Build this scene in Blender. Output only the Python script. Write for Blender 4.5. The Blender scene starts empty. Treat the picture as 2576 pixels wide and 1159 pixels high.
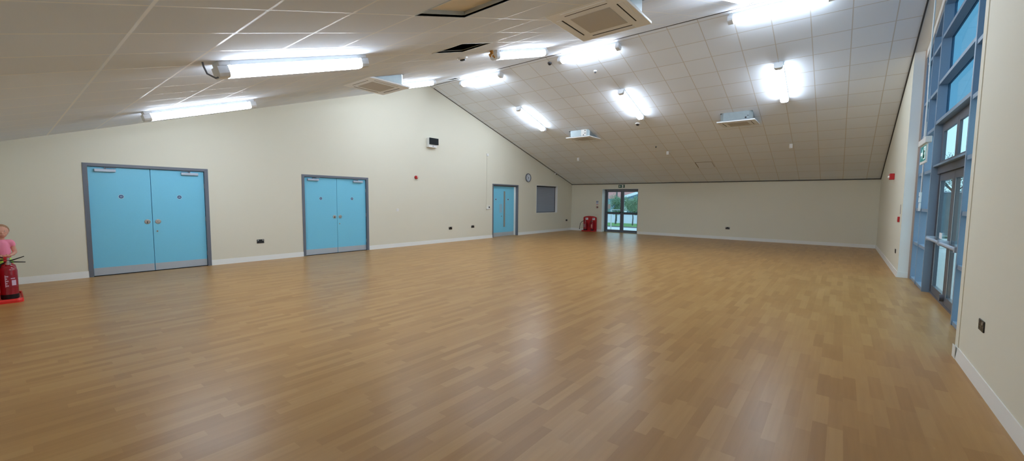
import bpy, bmesh, math, random
from mathutils import Vector, Matrix
random.seed(7)
SC = bpy.context.scene
COL = SC.collection
PI = math.pi

# ------------------------------------------------------------------ camera
YAW, PITCH, ROLL, FPX, EYE = 0.676, -0.074, 0.0095, 1033.4, 1.6
fw = Vector((-math.sin(YAW)*math.cos(PITCH), math.cos(YAW)*math.cos(PITCH), math.sin(PITCH)))
rt = Vector((math.cos(YAW), math.sin(YAW), 0)); up = rt.cross(fw)
r2 = rt*math.cos(ROLL)+up*math.sin(ROLL); u2 = up*math.cos(ROLL)-rt*math.sin(ROLL)
cam_data = bpy.data.cameras.new('camera')
cam_data.sensor_fit = 'HORIZONTAL'; cam_data.sensor_width = 36.0
cam_data.lens = 36.0*FPX/2576.0
cam_data.clip_start = 0.02; cam_data.clip_end = 500
cam = bpy.data.objects.new('camera', cam_data); COL.objects.link(cam)
m3 = Matrix((r2, u2, -fw)).transposed()
cam.matrix_world = Matrix.Translation((0, 0, EYE)) @ m3.to_4x4()
SC.camera = cam

# ------------------------------------------------------------------ world, exposure
SC.cycles.max_bounces = 10; SC.cycles.diffuse_bounces = 7; SC.cycles.glossy_bounces = 3; SC.cycles.transparent_max_bounces = 8
SC.cycles.adaptive_threshold = .03; SC.cycles.caustics_reflective = False
LAMP = 31.0          # fluorescent diffusers
SKY = 1.5
SC.view_settings.view_transform = 'Standard'
SC.view_settings.look = 'None'
SC.view_settings.gamma = 1.0
SC.view_settings.exposure = 0.12
SC.view_settings.use_curve_mapping = False
world = bpy.data.worlds.new('world'); SC.world = world; world.use_nodes = True
nt = world.node_tree; nt.nodes.clear()
wo = nt.nodes.new('ShaderNodeOutputWorld'); bg = nt.nodes.new('ShaderNodeBackground')
tc = nt.nodes.new('ShaderNodeTexCoord'); sep = nt.nodes.new('ShaderNodeSeparateXYZ')
nz = nt.nodes.new('ShaderNodeTexNoise'); nz.inputs['Scale'].default_value = 2.2; nz.inputs['Detail'].default_value = 4
cr = nt.nodes.new('ShaderNodeValToRGB')
cr.color_ramp.elements[0].position = 0.35; cr.color_ramp.elements[0].color = (0.46, 0.80, 0.98, 1)
cr.color_ramp.elements[1].position = 0.75; cr.color_ramp.elements[1].color = (0.62, 0.90, 1.0, 1)
nt.links.new(tc.outputs['Generated'], nz.inputs['Vector'])
nt.links.new(nz.outputs['Fac'], cr.inputs['Fac'])
nt.links.new(cr.outputs['Color'], bg.inputs['Color']); bg.inputs['Strength'].default_value = SKY
nt.links.new(bg.outputs['Background'], wo.inputs['Surface'])

# ------------------------------------------------------------------ room constants
XL, XR, YN, YF = -11.50, 1.012, -0.16, 19.50
YR, HR, HE = 9.68, 5.557, 2.47
S = (HR-HE)/(YF-YR)
ANG = math.atan(S)
def ch(y): return HR-S*abs(y-YR)          # height of the ceiling plane

# ------------------------------------------------------------------ materials
def srgb(r, g, b):
    f = lambda c: (c/255/12.92) if c/255 <= .04045 else ((c/255+.055)/1.055)**2.4
    return (f(r), f(g), f(b), 1)
def mat(name, col, rough=.5, metal=0, bump=0, scale=60, emit=None, es=0, var=.03, spec=.5):
    m = bpy.data.materials.new(name); m.use_nodes = True
    n = m.node_tree; p = n.nodes['Principled BSDF']
    p.inputs['Roughness'].default_value = rough; p.inputs['Metallic'].default_value = metal
    p.inputs['Specular IOR Level'].default_value = spec
    t = n.nodes.new('ShaderNodeTexCoord'); z = n.nodes.new('ShaderNodeTexNoise')
    z.inputs['Scale'].default_value = scale; z.inputs['Detail'].default_value = 3
    n.links.new(t.outputs['Object'], z.inputs['Vector'])
    mx = n.nodes.new('ShaderNodeMix'); mx.data_type = 'RGBA'
    mx.inputs['A'].default_value = tuple(c*(1-var) for c in col[:3])+(1,)
    mx.inputs['B'].default_value = tuple(min(1, c*(1+var)) for c in col[:3])+(1,)
    n.links.new(z.outputs['Fac'], mx.inputs['Factor']); n.links.new(mx.outputs['Result'], p.inputs['Base Color'])
    if bump:
        b = n.nodes.new('ShaderNodeBump'); b.inputs['Strength'].default_value = bump; b.inputs['Distance'].default_value = .002
        n.links.new(z.outputs['Fac'], b.inputs['Height']); n.links.new(b.outputs['Normal'], p.inputs['Normal'])
    if emit:
        p.inputs['Emission Color'].default_value = emit; p.inputs['Emission Strength'].default_value = es
    return m
def glass(name, tint, gl=.3):
    m = bpy.data.materials.new(name); m.use_nodes = True; n = m.node_tree; n.nodes.clear()
    o = n.nodes.new('ShaderNodeOutputMaterial'); mx = n.nodes.new('ShaderNodeMixShader')
    t = n.nodes.new('ShaderNodeBsdfTransparent'); t.inputs['Color'].default_value = tint
    g = n.nodes.new('ShaderNodeBsdfGlossy'); g.inputs['Roughness'].default_value = .02
    # reflectance rises towards grazing angles, the same from both faces of the pane
    ge = n.nodes.new('ShaderNodeNewGeometry'); dt = n.nodes.new('ShaderNodeVectorMath'); dt.operation = 'DOT_PRODUCT'
    n.links.new(ge.outputs['Incoming'], dt.inputs[0]); n.links.new(ge.outputs['Normal'], dt.inputs[1])
    ab = n.nodes.new('ShaderNodeMath'); ab.operation = 'ABSOLUTE'; n.links.new(dt.outputs['Value'], ab.inputs[0])
    iv = n.nodes.new('ShaderNodeMath'); iv.operation = 'SUBTRACT'; iv.inputs[0].default_value = 1; n.links.new(ab.outputs[0], iv.inputs[1])
    pw = n.nodes.new('ShaderNodeMath'); pw.operation = 'POWER'; n.links.new(iv.outputs[0], pw.inputs[0]); pw.inputs[1].default_value = 5
    ma = n.nodes.new('ShaderNodeMath'); ma.operation = 'MULTIPLY_ADD'; n.links.new(pw.outputs[0], ma.inputs[0]); ma.inputs[1].default_value = gl; ma.inputs[2].default_value = .02
    n.links.new(ma.outputs[0], mx.inputs['Fac']); n.links.new(t.outputs['BSDF'], mx.inputs[1])
    n.links.new(g.outputs['BSDF'], mx.inputs[2]); n.links.new(mx.outputs['Shader'], o.inputs['Surface'])
    return m
M = {}
M['wall'] = mat('cream_paint', srgb(220, 217, 201), .7, bump=.05, scale=180, var=.012)
M['white'] = mat('white_gloss_paint', srgb(232, 234, 232), .35, var=.01)
M['reveal'] = mat('white_reveal_paint', srgb(232, 232, 228), .6, var=.01)
M['frame'] = mat('grey_door_frame_paint', srgb(104, 110, 122), .4, var=.03)
M['leaf'] = mat('sky_blue_laminate', srgb(120, 202, 234), .38, bump=.02, scale=30, var=.02)
M['steel'] = mat('brushed_steel', srgb(190, 188, 186), .35, .85, var=.05)
M['kick'] = mat('satin_kick_plate', srgb(186, 194, 204), .42, .35, var=.03)
M['closer'] = mat('silver_closer_cover', srgb(176, 188, 204), .4, .3)
M['dark'] = mat('dark_recess', srgb(24, 24, 28), .8)
M['black'] = mat('black_plastic', srgb(26, 25, 28), .35)
M['trimdark'] = mat('charcoal_trim', srgb(66, 64, 66), .6)
M['blue'] = mat('sign_blue', srgb(20, 84, 140), .4)
M['alu'] = mat('grey_aluminium_frame', srgb(92, 96, 106), .42, .1, var=.03)
M['aluw'] = mat('blue_grey_window_frame', srgb(126, 148, 170), .4, .05, var=.03)
M['red'] = mat('red_plastic', srgb(180, 28, 34), .4)
M['redgloss'] = mat('red_enamel', srgb(150, 20, 36), .2, spec=.6)
M['green'] = mat('sign_green', srgb(14, 74, 56), .4)
M['plastic'] = mat('white_plastic', srgb(228, 228, 226), .4, var=.01)
M['galv'] = mat('galvanised_steel', srgb(150, 162, 166), .42, .45, bump=.03, scale=12, var=.08)
M['panel'] = mat('cassette_white', srgb(240, 244, 250), .45, var=.01)
M['grille'] = mat('grey_grille', srgb(196, 194, 192), .7, bump=.4, scale=300)
M['shutter'] = mat('grey_shutter_slats', srgb(150, 158, 172), .45, .1, var=.03)
M['foam'] = mat('orange_foam', srgb(190, 140, 70), .9, bump=.6, scale=60)
M['face'] = mat('clock_face', srgb(206, 214, 224), .35)
M['rim'] = mat('clock_rim', srgb(110, 116, 128), .4, .4)
M['screen'] = mat('dark_glass_cover', srgb(30, 38, 44), .08)
M['rubber'] = mat('black_rubber', srgb(24, 20, 20), .6)
M['clear'] = glass('clear_glass', (.95, .99, 1, 1))
M['tint'] = glass('dulled_upper_glass', (.42, .60, .70, 1))  # tint put in to make the upper panes duller than the lower ones
M['lampw'] = mat('lamp_white_metal', srgb(226, 230, 234), .4, var=.01)
M['diffuser'] = mat('lit_opal_diffuser', (.9, .9, .9, 1), .5, emit=(.85, .96, 1.09, 1), es=LAMP, var=0)
M['signlit'] = mat('lit_sign_white', (.8, .9, .9, 1), .5, emit=(.75, .95, .95, 1), es=.35, var=0)
M['skin'] = mat('skin', srgb(214, 160, 138), .55, var=.03, scale=20)
M['hair'] = mat('light_brown_hair', srgb(160, 122, 92), .7, bump=.4, scale=90, var=.15)
M['pink'] = mat('pink_cotton', srgb(240, 144, 172), .85, bump=.15, scale=120)
M['lime'] = mat('lime_cotton', srgb(170, 224, 96), .85, bump=.15, scale=120)
M['paper'] = mat('paper', srgb(228, 230, 236), .7)
M['tray'] = mat('bright_red_plastic', srgb(232, 44, 40), .35)

def ceiling_mat(name, x0, y0, px, py, tile, bar, barw=.016, barrough=.28):
    """lay-in tile ceiling: matt tiles between glossy T-bars"""
    m = bpy.data.materials.new(name); m.use_nodes = True; n = m.node_tree; p = n.nodes['Principled BSDF']
    t = n.nodes.new('ShaderNodeTexCoord'); s = n.nodes.new('ShaderNodeSeparateXYZ')
    n.links.new(t.outputs['Object'], s.inputs['Vector'])
    def line(sock, o, period, w):
        a = n.nodes.new('ShaderNodeMath'); a.operation = 'SUBTRACT'; n.links.new(sock, a.inputs[0]); a.inputs[1].default_value = o-period*60-period/2
        b = n.nodes.new('ShaderNodeMath'); b.operation = 'MODULO'; n.links.new(a.outputs[0], b.inputs[0]); b.inputs[1].default_value = period
        c = n.nodes.new('ShaderNodeMath'); c.operation = 'SUBTRACT'; n.links.new(b.outputs[0], c.inputs[0]); c.inputs[1].default_value = period/2
        d = n.nodes.new('ShaderNodeMath'); d.operation = 'ABSOLUTE'; n.links.new(c.outputs[0], d.inputs[0])
        e = n.nodes.new('ShaderNodeMath'); e.operation = 'LESS_THAN'; n.links.new(d.outputs[0], e.inputs[0]); e.inputs[1].default_value = w
        # one value per tile too
        f = n.nodes.new('ShaderNodeMath'); f.operation = 'DIVIDE'; n.links.new(a.outputs[0], f.inputs[0]); f.inputs[1].default_value = period
        g = n.nodes.new('ShaderNodeMath'); g.operation = 'ADD'; n.links.new(f.outputs[0], g.inputs[0]); g.inputs[1].default_value = -.5
        h = n.nodes.new('ShaderNodeMath'); h.operation = 'FLOOR'; n.links.new(g.outputs[0], h.inputs[0])
        return e.outputs[0], h.outputs[0]
    lx, ix = line(s.outputs['X'], x0, px, barw*.5)
    ly, iy = line(s.outputs['Y'], y0, py, barw*.5)
    mxm = n.nodes.new('ShaderNodeMath'); mxm.operation = 'MAXIMUM'; n.links.new(lx, mxm.inputs[0]); n.links.new(ly, mxm.inputs[1])
    cv = n.nodes.new('ShaderNodeCombineXYZ'); n.links.new(ix, cv.inputs[0]); n.links.new(iy, cv.inputs[1])
    wn = n.nodes.new('ShaderNodeTexWhiteNoise'); n.links.new(cv.outputs[0], wn.inputs['Vector'])
    tm = n.nodes.new('ShaderNodeMix'); tm.data_type = 'RGBA'
    tm.inputs['A'].default_value = tuple(c*.965 for c in tile[:3])+(1,); tm.inputs['B'].default_value = tile
    n.links.new(wn.outputs['Value'], tm.inputs['Factor'])
    cm = n.nodes.new('ShaderNodeMix'); cm.data_type = 'RGBA'
    n.links.new(mxm.outputs[0], cm.inputs['Factor']); n.links.new(tm.outputs['Result'], cm.inputs['A']); cm.inputs['B'].default_value = bar
    n.links.new(cm.outputs['Result'], p.inputs['Base Color'])
    rm = n.nodes.new('ShaderNodeMix'); n.links.new(mxm.outputs[0], rm.inputs['Factor']); rm.inputs['A'].default_value = .85; rm.inputs['B'].default_value = barrough
    n.links.new(rm.outputs['Result'], p.inputs['Roughness'])
    z = n.nodes.new('ShaderNodeTexNoise'); z.inputs['Scale'].default_value = 90; n.links.new(t.outputs['Object'], z.inputs['Vector'])
    b = n.nodes.new('ShaderNodeBump'); b.inputs['Strength'].default_value = .08; b.inputs['Distance'].default_value = .002
    n.links.new(z.outputs['Fac'], b.inputs['Height']); n.links.new(b.outputs['Normal'], p.inputs['Normal'])
    return m
TILE = srgb(234, 242, 252)
M['ceil_l'] = ceiling_mat('ceiling_tiles_near', -3.2, 1.25, .66, .635, srgb(226, 234, 246), srgb(238, 240, 242), barw=.021, barrough=.40)  # near slope: darker tiles, whiter bars, painting the lamp glint along the bars
M['ceil_r'] = ceiling_mat('ceiling_tiles_far', -.04, 10.42, .66, .63, TILE, srgb(206, 205, 204), barw=.017, barrough=.4)  # far slope: bars painted greyer, as they look without that glint

def floor_mat():
    m = bpy.data.materials.new('wood_strip_vinyl'); m.use_nodes = True; n = m.node_tree; p = n.nodes['Principled BSDF']
    t = n.nodes.new('ShaderNodeTexCoord'); s = n.nodes.new('ShaderNodeSeparateXYZ'); n.links.new(t.outputs['Object'], s.inputs['Vector'])
    def mth(op, a, b=None):
        k = n.nodes.new('ShaderNodeMath'); k.operation = op
        for i, v in enumerate((a, b)):
            if v is None: continue
            if isinstance(v, (int, float)): k.inputs[i].default_value = v
            else: n.links.new(v, k.inputs[i])
        return k.outputs[0]
    W, L = .088, .54
    row = mth('FLOOR', mth('DIVIDE', s.outputs['X'], W))
    w1 = n.nodes.new('ShaderNodeTexWhiteNoise'); w1.noise_dimensions = '1D'; n.links.new(row, w1.inputs['W'])
    yo = mth('ADD', mth('DIVIDE', s.outputs['Y'], L), mth('MULTIPLY', w1.outputs['Value'], 7.3))
    colm = mth('FLOOR', yo)
    cv = n.nodes.new('ShaderNodeCombineXYZ'); n.links.new(row, cv.inputs[0]); n.links.new(colm, cv.inputs[1])
    w2 = n.nodes.new('ShaderNodeTexWhiteNoise'); w2.noise_dimensions = '2D'; n.links.new(cv.outputs[0], w2.inputs['Vector'])
    ramp = n.nodes.new('ShaderNodeValToRGB'); e = ramp.color_ramp.elements
    e[0].position = 0; e[0].color = srgb(162, 121, 70); e[1].position = 1; e[1].color = srgb(180, 141, 88)
    k = e.new(.3); k.color = srgb(168, 127, 75); k = e.new(.65); k.color = srgb(174, 134, 81)
    n.links.new(w2.outputs['Value'], ramp.inputs['Fac'])
    mp = n.nodes.new('ShaderNodeMapping'); mp.inputs['Scale'].default_value = (30, 1.6, 1); n.links.new(t.outputs['Object'], mp.inputs['Vector'])
    g = n.nodes.new('ShaderNodeTexNoise'); g.inputs['Scale'].default_value = 1.0; g.inputs['Detail'].default_value = 5; n.links.new(mp.outputs[0], g.inputs['Vector'])
    gm = n.nodes.new('ShaderNodeMix'); gm.data_type = 'RGBA'; gm.blend_type = 'MULTIPLY'; gm.inputs['Factor'].default_value = .5
    gr = n.nodes.new('ShaderNodeValToRGB'); gr.color_ramp.elements[0].position = .3; gr.color_ramp.elements[0].color = (.82, .78, .72, 1)
    gr.color_ramp.elements[1].position = .7; gr.color_ramp.elements[1].color = (1, 1, 1, 1)
    n.links.new(g.outputs['Fac'], gr.inputs['Fac'])
    n.links.new(ramp.outputs['Color'], gm.inputs['A']); n.links.new(gr.outputs['Color'], gm.inputs['B'])
    n.links.new(gm.outputs['Result'], p.inputs['Base Color'])
    p.inputs['Roughness'].default_value = .3
    p.inputs['Specular IOR Level'].default_value = .22
    z = n.nodes.new('ShaderNodeTexNoise'); z.inputs['Scale'].default_value = 2.5; n.links.new(t.outputs['Object'], z.inputs['Vector'])
    rr = n.nodes.new('ShaderNodeMapRange'); rr.inputs['To Min'].default_value = .29; rr.inputs['To Max'].default_value = .35
    n.links.new(z.outputs['Fac'], rr.inputs['Value']); n.links.new(rr.outputs['Result'], p.inputs['Roughness'])
    return m
M['floor'] = floor_mat()

# ------------------------------------------------------------------ mesh helpers
class MB:
    """collects shapes for one mesh"""
    def __init__(s): s.bm = bmesh.new()
    def box(s, x0, x1, y0, y1, z0, z1, mx=None, bev=0):
        v = [Vector((x, y, z)) for x in (x0, x1) for y in (y0, y1) for z in (z0, z1)]
        if mx is not None: v = [mx @ q for q in v]
        b = [s.bm.verts.new(q) for q in v]
        fs = [s.bm.faces.new([b[i] for i in f]) for f in ((0, 1, 3, 2), (4, 6, 7, 5), (0, 4, 5, 1), (2, 3, 7, 6), (0, 2, 6, 4), (1, 5, 7, 3))]
        if bev:
            ed = list({e for f in fs for e in f.edges})
            bmesh.ops.bevel(s.bm, geom=ed, offset=bev, segments=2, profile=.6, affect='EDGES')
        return s
    def hexa(s, pts):
        """8 points: bottom ring of four, top ring of four"""
        b = [s.bm.verts.new(q) for q in pts]
        for f in ((3, 2, 1, 0), (4, 5, 6, 7), (0, 1, 5, 4), (1, 2, 6, 5), (2, 3, 7, 6), (3, 0, 4, 7)): s.bm.faces.new([b[i] for i in f])
        return s
    def prism(s, poly, d, mx=None):
        """closed polygon of 3-D points pushed along vector d"""
        d = Vector(d); a = [Vector(q) for q in poly]; c = [q+d for q in a]
        if mx is not None: a = [mx @ q for q in a]; c = [mx @ q for q in c]
        va = [s.bm.verts.new(q) for q in a]; vc = [s.bm.verts.new(q) for q in c]; n = len(a)
        s.bm.faces.new(va[::-1]); s.bm.faces.new(vc)
        for i in range(n): s.bm.faces.new((va[i], va[(i+1) % n], vc[(i+1) % n], vc[i]))
        return s
    def cyl(s, p0, p1, r0, r1=None, n=20, cap=True):
        return s.tube([p0, p1], [r0, r0 if r1 is None else r1], n, cap)
    def tube(s, pts, rad, n=12, cap=True):
        pts = [Vector(p) for p in pts]
        if isinstance(rad, (int, float)): rad = [rad]*len(pts)
        rings = []; prev = None
        for i, p in enumerate(pts):
            if i == 0: t = pts[1]-pts[0]
            elif i == len(pts)-1: t = pts[-1]-pts[-2]
            else: t = (pts[i+1]-pts[i-1])
            t.normalize()
            if prev is None:
                a = t.cross(Vector((0, 0, 1)) if abs(t.z) < .9 else Vector((1, 0, 0))).normalized()
            else:
                a = (prev-t*prev.dot(t)).normalized()
            prev = a; b = t.cross(a)
            rings.append([s.bm.verts.new(p+(a*math.cos(2*PI*k/n)+b*math.sin(2*PI*k/n))*rad[i]) for k in range(n)])
        for i in range(len(rings)-1):
            for k in range(n): s.bm.faces.new((rings[i][k], rings[i][(k+1) % n], rings[i+1][(k+1) % n], rings[i+1][k]))
        if cap: s.bm.faces.new(rings[0][::-1]); s.bm.faces.new(rings[-1])
        return s
    def lathe(s, prof, mx=None, n=28):
        """profile [(r, z)...] spun about z"""
        mx = mx or Matrix(); rings = []
        for r, z in prof:
            if r < 1e-6: rings.append([s.bm.verts.new(mx @ Vector((0, 0, z)))])
            else: rings.append([s.bm.verts.new(mx @ Vector((r*math.cos(2*PI*k/n), r*math.sin(2*PI*k/n), z))) for k in range(n)])
        for a, b in zip(rings, rings[1:]):
            for k in range(n):
                k2 = (k+1) % n
                if len(a) == 1 and len(b) == 1: continue
                if len(a) == 1: s.bm.faces.new((a[0], b[k2], b[k]))
                elif len(b) == 1: s.bm.faces.new((a[k], a[k2], b[0]))
                else: s.bm.faces.new((a[k], a[k2], b[k2], b[k]))
        if len(rings[0]) > 1: s.bm.faces.new(rings[0][::-1])
        if len(rings[-1]) > 1: s.bm.faces.new(rings[-1])
        return s
    def ball(s, c, r, sc=(1, 1, 1), seg=20):
        mx = Matrix.Translation(c) @ Matrix.Diagonal((sc[0], sc[1], sc[2], 1))
        bmesh.ops.create_uvsphere(s.bm, u_segments=seg, v_segments=seg//2+2, radius=r, matrix=mx); return s
    def build(s, name, m, parent=None, smooth=False, origin=None):
        bmesh.ops.recalc_face_normals(s.bm, faces=s.bm.faces)
        me = bpy.data.meshes.new(name)
        o = bpy.data.objects.new(name, me); COL.objects.link(o)
        if origin is None and parent is None:
            vs = [v.co for v in s.bm.verts]
            origin = Vector(((min(v.x for v in vs)+max(v.x for v in vs))/2, (min(v.y for v in vs)+max(v.y for v in vs))/2, min(v.z for v in vs)))
        if parent is not None and origin is None: origin = ploc(parent)
        origin = Vector(origin)
        for v in s.bm.verts: v.co -= origin
        s.bm.to_mesh(me); s.bm.free()
        if smooth:
            for f in me.polygons: f.use_smooth = True
            me.set_sharp_from_angle(angle=math.radians(40))
        for mm in (m if isinstance(m, list) else [m]): me.materials.append(mm)
        if parent is not None:
            o.parent = parent; o.location = origin-ploc(parent)
        else: o.location = origin
        return o
def ploc(o):
    p = Vector(o.location)
    while o.parent: o = o.parent; p += Vector(o.location)
    return p
def tag(o, label=None, cat=None, group=None, kind=None):
    if label: o['label'] = label
    if cat: o['category'] = cat
    if group: o['group'] = group
    if kind: o['kind'] = kind
    return o
def thing(name, loc, label, cat, group=None, kind=None):
    o = bpy.data.objects.new(name, None); o.empty_display_size = .1; COL.objects.link(o); o.location = loc
    return tag(o, label, cat, group, kind)
def struct(o, label, cat): return tag(o, label, cat, kind='structure')
def copy_tree(o, parent=None):
    c = o.copy(); COL.objects.link(c)
    if parent: c.parent = parent
    for ch_ in [k for k in bpy.data.objects if k.parent == o]: copy_tree(ch_, c)
    return c
BX = MB  # short alias
def frame_mx(origin, ex, ey, ez):
    m = Matrix((Vector(ex), Vector(ey), Vector(ez))).transposed().to_4x4(); return Matrix.Translation(origin) @ m

# ------------------------------------------------------------------ floor, walls, ceiling
flr = MB().box(XL-.35, XR+.5, YN-.3, YF+.5, -.12, 0).build('floor', M['floor'], origin=(0, 0, 0))
struct(flr, 'warm honey wood-strip vinyl floor of the hall', 'floor')

def gable(name, x0, x1, cols, label, m=None):
    """cols: (y0, y1, zlo, zhi or None for up to the roof)"""
    w = MB()
    for y0, y1, zl, zh in cols:
        parts = [(y0, y1)] if not (y0 < YR < y1) else [(y0, YR), (YR, y1)]
        for a, b in parts:
            ta = ch(a)+.3 if zh is None else zh; tb = ch(b)+.3 if zh is None else zh
            w.hexa([(x0, a, zl), (x1, a, zl), (x1, b, zl), (x0, b, zl), (x0, a, ta), (x1, a, ta), (x1, b, tb), (x0, b, tb)])
    return struct(w.build(name, m or M['wall']), label, 'wall')
D1 = (1.033, 3.057, 2.245); D2 = (5.175, 7.188, 2.245); D3 = (13.0, 14.765, 2.275); SH = (16.195, 18.035, .995, 2.31)
gable('wall_left', XL-.35, XL, [(YN, D1[0], 0, None), (D1[0], D1[1], D1[2], None), (D1[1], D2[0], 0, None), (D2[0], D2[1], D2[2], None),
      (D2[1], D3[0], 0, None), (D3[0], D3[1], D3[2], None), (D3[1], SH[0], 0, None), (SH[0], SH[1], 0, SH[2]), (SH[0], SH[1], SH[3], None), (SH[1], YF, 0, None)],
      'tall cream gable wall holding the blue doors')
WY0, WY1 = 6.25, 12.2
gable('wall_right', XR, XR+.36, [(YN, WY0, 0, None), (WY1, YF, 0, None)], 'cream gable wall on the right, either side of the tall window')
FD = (-9.70, -7.775, 2.21)
fwm = MB()
for x0, x1, z0 in ((XL-.35, FD[0], 0), (FD[0], FD[1], FD[2]), (FD[1], XR+.36, 0)):
    fwm.box(x0, x1, YF, YF+.42, z0, HE+.3)
struct(fwm.build('wall_far', M['wall']), 'low cream wall at the far end with the glazed exit door', 'wall')
struct(MB().box(XL-.35, XR+.36, YN-.3, YN, 0, ch(YN)+.3).build('wall_near', M['wall']), 'cream wall just behind the viewpoint', 'wall')

def cells(xs, ys, skip):
    for i in range(len(xs)-1):
        for j in range(len(ys)-1):
            c = ((xs[i]+xs[i+1])/2, (ys[j]+ys[j+1])/2)
            if any(h[0] < c[0] < h[1] and h[2] < c[1] < h[3] for h in skip): continue
            yield xs[i], xs[i+1], ys[j], ys[j+1]
CASS = [(-8.43, 4.68), (-3.09, 4.48), (-8.43, 13.76), (-3.11, 13.72)]
HOLES = [(-5.18, -4.52, 4.425, 5.06), (-3.2, -1.88, 2.52, 3.155), (-10.1, -9.6, 9.1, 9.42)]
body_hole = lambda c: (c[0]+.076, c[0]+1.01-.076, c[1]+.076, c[1]+1.01-.076)
HOLES_FAR = [body_hole(c) for c in CASS[2:]]
HOLES += [body_hole(c) for c in CASS[:2]]
cl = MB()
xs = sorted({XL, XR}|{h[0] for h in HOLES}|{h[1] for h in HOLES}); ys = sorted({YN, YR}|{h[2] for h in HOLES}|{h[3] for h in HOLES})
for a, b, c, d in cells(xs, ys, HOLES):
    cl.hexa([(a, c, ch(c)), (b, c, ch(c)), (b, d, ch(d)), (a, d, ch(d)), (a, c, ch(c)+.02), (b, c, ch(c)+.02), (b, d, ch(d)+.02), (a, d, ch(d)+.02)])
nl = len(cl.bm.faces)
xs = sorted({XL, XR}|{h[0] for h in HOLES_FAR}|{h[1] for h in HOLES_FAR}); ys = sorted({YF, YR}|{h[2] for h in HOLES_FAR}|{h[3] for h in HOLES_FAR})
for a, b, c, d in cells(xs, ys, HOLES_FAR):
    cl.hexa([(a, c, ch(c)), (b, c, ch(c)), (b, d, ch(d)), (a, d, ch(d)), (a, c, ch(c)+.02), (b, c, ch(c)+.02), (b, d, ch(d)+.02), (a, d, ch(d)+.02)])
cl.bm.faces.ensure_lookup_table()
for f in cl.bm.faces[nl:]: f.material_index = 1
struct(cl.build('ceiling', [M['ceil_l'], M['ceil_r']], origin=(0, 0, 0)), 'pitched suspended ceiling of square off-white tiles', 'ceiling')
rf = MB()
for a, b in ((YN-.4, YR), (YR, YF+.5)):
    za, zb = ch(a)+.3, ch(b)+.3
    rf.hexa([(XL-.4, a, za), (XR+.4, a, za), (XR+.4, b, zb), (XL-.4, b, zb), (XL-.4, a, za+.15), (XR+.4, a, za+.15), (XR+.4, b, zb+.15), (XL-.4, b, zb+.15)])
struct(rf.build('roof', mat('dark_roof_felt', srgb(104, 116, 142), .8)), 'dark roof deck above the ceiling tiles', 'roof')

# dark shadow-gap trims
def beam(w, p0, p1, wd, h, nrm):
    """bar from p0 to p1, width along p x nrm, height along nrm"""
    p0, p1, nrm = Vector(p0), Vector(p1), Vector(nrm).normalized()
    ex = (p1-p0); L = ex.length; ex.normalize(); ey = nrm.cross(ex).normalized()
    return w.box(0, L, -wd/2, wd/2, 0, h, frame_mx(p0, ex, ey, nrm))
NR = Vector((0, -S, -1)).normalized()      # down-facing normal, far slope
NL = Vector((0, S, -1)).normalized()
struct(beam(MB(), (XL, YF-.02, HE+.005), (XR, YF-.02, HE+.005), .045, .025, (0, 0, -1)).build('trim_1', M['trimdark']), 'thin dark edge strip between far wall and ceiling', 'trim')
struct(beam(MB(), (XL+.02, YR+.15, ch(YR+.15)), (XL+.02, YF, HE), .022, .014, NR).build('trim_2', M['trimdark']), 'thin dark edge strip where far slope meets left gable', 'trim')
struct(beam(MB(), (XR-.012, YR, HR), (XR-.012, YF, HE), .024, .02, NR).build('trim_3', M['trimdark']), 'thin dark edge strip where far slope meets right gable', 'trim')
struct(beam(MB(), (XL, YR, HR+.004), (XR, YR, HR+.004), .03, .014, (0, 0, -1)).build('trim_4', M['trimdark']), 'thin dark joint line along the ridge', 'trim')

# skirting boards
def skirt_x(x, d, segs, name, label):
    w = MB()
    for a, b in segs:
        w.hexa([(x, a, 0), (x+d*.02, a, 0), (x+d*.02, b, 0), (x, b, 0), (x, a, .125), (x+d*.008, a, .125), (x+d*.008, b, .125), (x, b, .125)])
    return struct(w.build(name, M['white']), label, 'skirting board')
skirt_x(XL, 1, [(YN, D1[0]), (D1[1], D2[0]), (D2[1], D3[0]), (D3[1], YF)], 'baseboard_left', 'white skirting board along the left gable wall')
bl = skirt_x(XR, -1, [(YN, WY0-.0), (WY1, YF)], 'baseboard_right', 'white skirting board along the right wall')
w = MB()
for a, b in ((XL+.02, FD[0]), (FD[1], XR-.02)):
    w.box(a, b, YF-.018, YF, 0, .125)
struct(w.build('baseboard_far', M['white']), 'white skirting board along the far wall', 'skirting board')
struct(MB().box(XR, XR+.17, WY1-.015, WY1, 0, .125).build('baseboard_reveal', M['white']), 'short white skirting return in the tall window reveal', 'skirting board')
struct(MB().box(XL+.02, XR-.02, YN, YN+.018, 0, .125).build('baseboard_near', M['white']), 'white skirting board behind the viewpoint', 'skirting board')

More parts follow.
